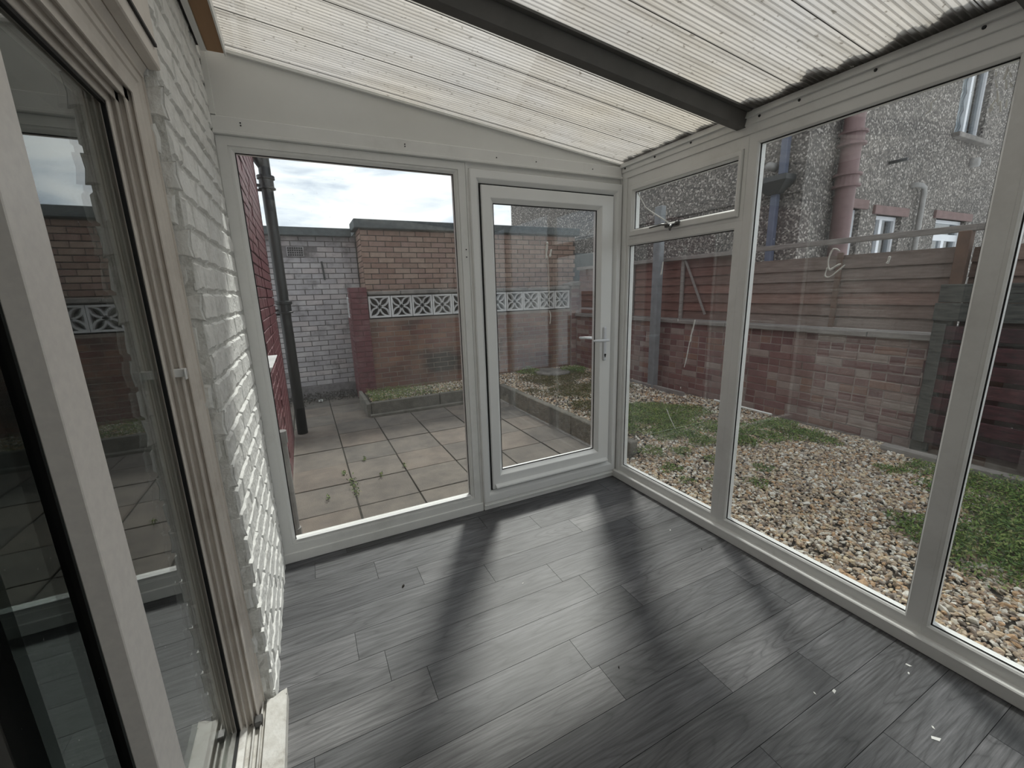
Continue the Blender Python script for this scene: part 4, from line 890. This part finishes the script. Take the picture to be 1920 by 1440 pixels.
def pipe(name, pts, r, m, n=14): return H(MB().tube(pts, r, n).build(name, m, hs, smooth=True))
pipe('soil_pipe', [(6.50, .87, -.2), (6.50, .87, 5.2)], .105, m_pinkpipe, 18)
for z in (3.07, 2.60):
    H(MB().tube([(6.5, .87, z - .10), (6.5, .87, z - .095), (6.5, .87, z - .07), (6.5, .87, z - .065), (6.5, .87, z + .03), (6.5, .87, z + .035), (6.5, .87, z + .06), (6.5, .87, z + .065)], [.108, .15, .15, .122, .122, .15, .15, .108], 18).build('pipe_collar', m_pinkpipe, hs))
pipe('waste_pipe', [(8.45, HY + .05, 2.70), (8.45, .93, 2.705), (8.60, .93, 2.705), (8.68, .93, 2.68), (8.70, .93, 2.60), (8.70, .93, .0)], .035, m_greypipe, 10)
pipe('overflow_pipe', [(7.74, HY + .05, 2.94), (7.74, .80, 2.94)], .022, m_iron, 8)
pipe('vent_terminal', [(10.28, HY + .05, 3.18), (10.28, .90, 3.18)], .07, m_greypipe, 14)
H(B('rainwater_pipe', m_bluepipe, HX - .10, HX - .02, 1.19, 1.27, 2.68, 5.2, hs, bevel=.008))
H(MB().add([(HX - .20, 1.10, 2.66), (HX, 1.10, 2.66), (HX, 1.52, 2.66), (HX - .20, 1.52, 2.66), (HX - .20, 1.10, 2.60), (HX, 1.10, 2.60), (HX, 1.52, 2.60), (HX - .20, 1.52, 2.60), (HX - .13, 1.22, 2.46), (HX, 1.22, 2.46), (HX, 1.38, 2.46), (HX - .13, 1.38, 2.46)],
           [(0, 1, 2, 3), (0, 4, 5, 1), (1, 5, 6, 2), (2, 6, 7, 3), (3, 7, 4, 0), (4, 8, 9, 5), (5, 9, 10, 6), (6, 10, 11, 7), (7, 11, 8, 4), (8, 11, 10, 9)]).build('hopper_head', m_iron, hs))
H(B('lower_rainwater_pipe', m_bluepipe, HX - .10, HX - .02, 1.26, 1.34, .0, 2.48, hs, bevel=.008))
pipe('boiler_flue', [(HX + .05, 1.37, 2.80), (HX - .14, 1.37, 2.80)], .05, m_greypipe, 12)
# low outbuilding roof glimpsed right of the garage
ob = B('outbuilding', m_felt, 4.95, 5.75, 4.5, 7.5, -.2, 2.02, bevel=.02, label='low grey felted shed right of the brown garage', cat='building')

# ---- debris on the floor
def flake(x, yy, s, a, m, label, name='paint_flake', cat='flake', h=.0012, group=None):
    o = MB().prism([(-s, -s * .35), (s * .7, -s * .5), (s, s * .2), (-s * .3, s * .45)], 'z', 0, h).build(name, m, label=label, cat=cat, group=group)
    o.location = (x, yy, .0002); o.rotation_euler = (0, 0, a)
flake(1.715, -1.716, .010, .3, m_white, 'larger pale paint flake on the grey floor near the right edge')
flake(1.650, -1.69, .005, 1.2, m_white, 'tiny pale flake left of the larger one on the grey floor')
flake(1.815, -1.945, .014, 2.4, m_white, 'white flake on the floor nearest the bottom right corner')
flake(1.85, -1.925, .006, .8, m_white, 'tiny white flake beside the bottom right flake')
flake(2.06, -1.785, .009, 1.9, m_white, 'white sliver on the floor close to the right window rail')
flake(2.02, -1.80, .006, .4, m_white, 'small white sliver just left of the one by the rail')
flake(1.985, -.74, .006, .4, m_white, 'small white speck on the floor below the narrow right pane')
flake(1.03, -.73, .005, .2, m_white, 'small pale speck on the floor in front of the door')
flake(.515, -.475, .009, .9, m_debris, 'small dark crumb on the floor in front of the large back window', name='crumb', cat='crumb', h=.006)
flake(1.13, -1.30, .004, .9, m_debris, 'tiny dark crumb in the middle of the floor', name='crumb', cat='crumb', h=.004)
flake(1.99, -.95, .004, .9, m_debris, 'tiny dark crumb near the right wall base', name='crumb', cat='crumb', h=.004)
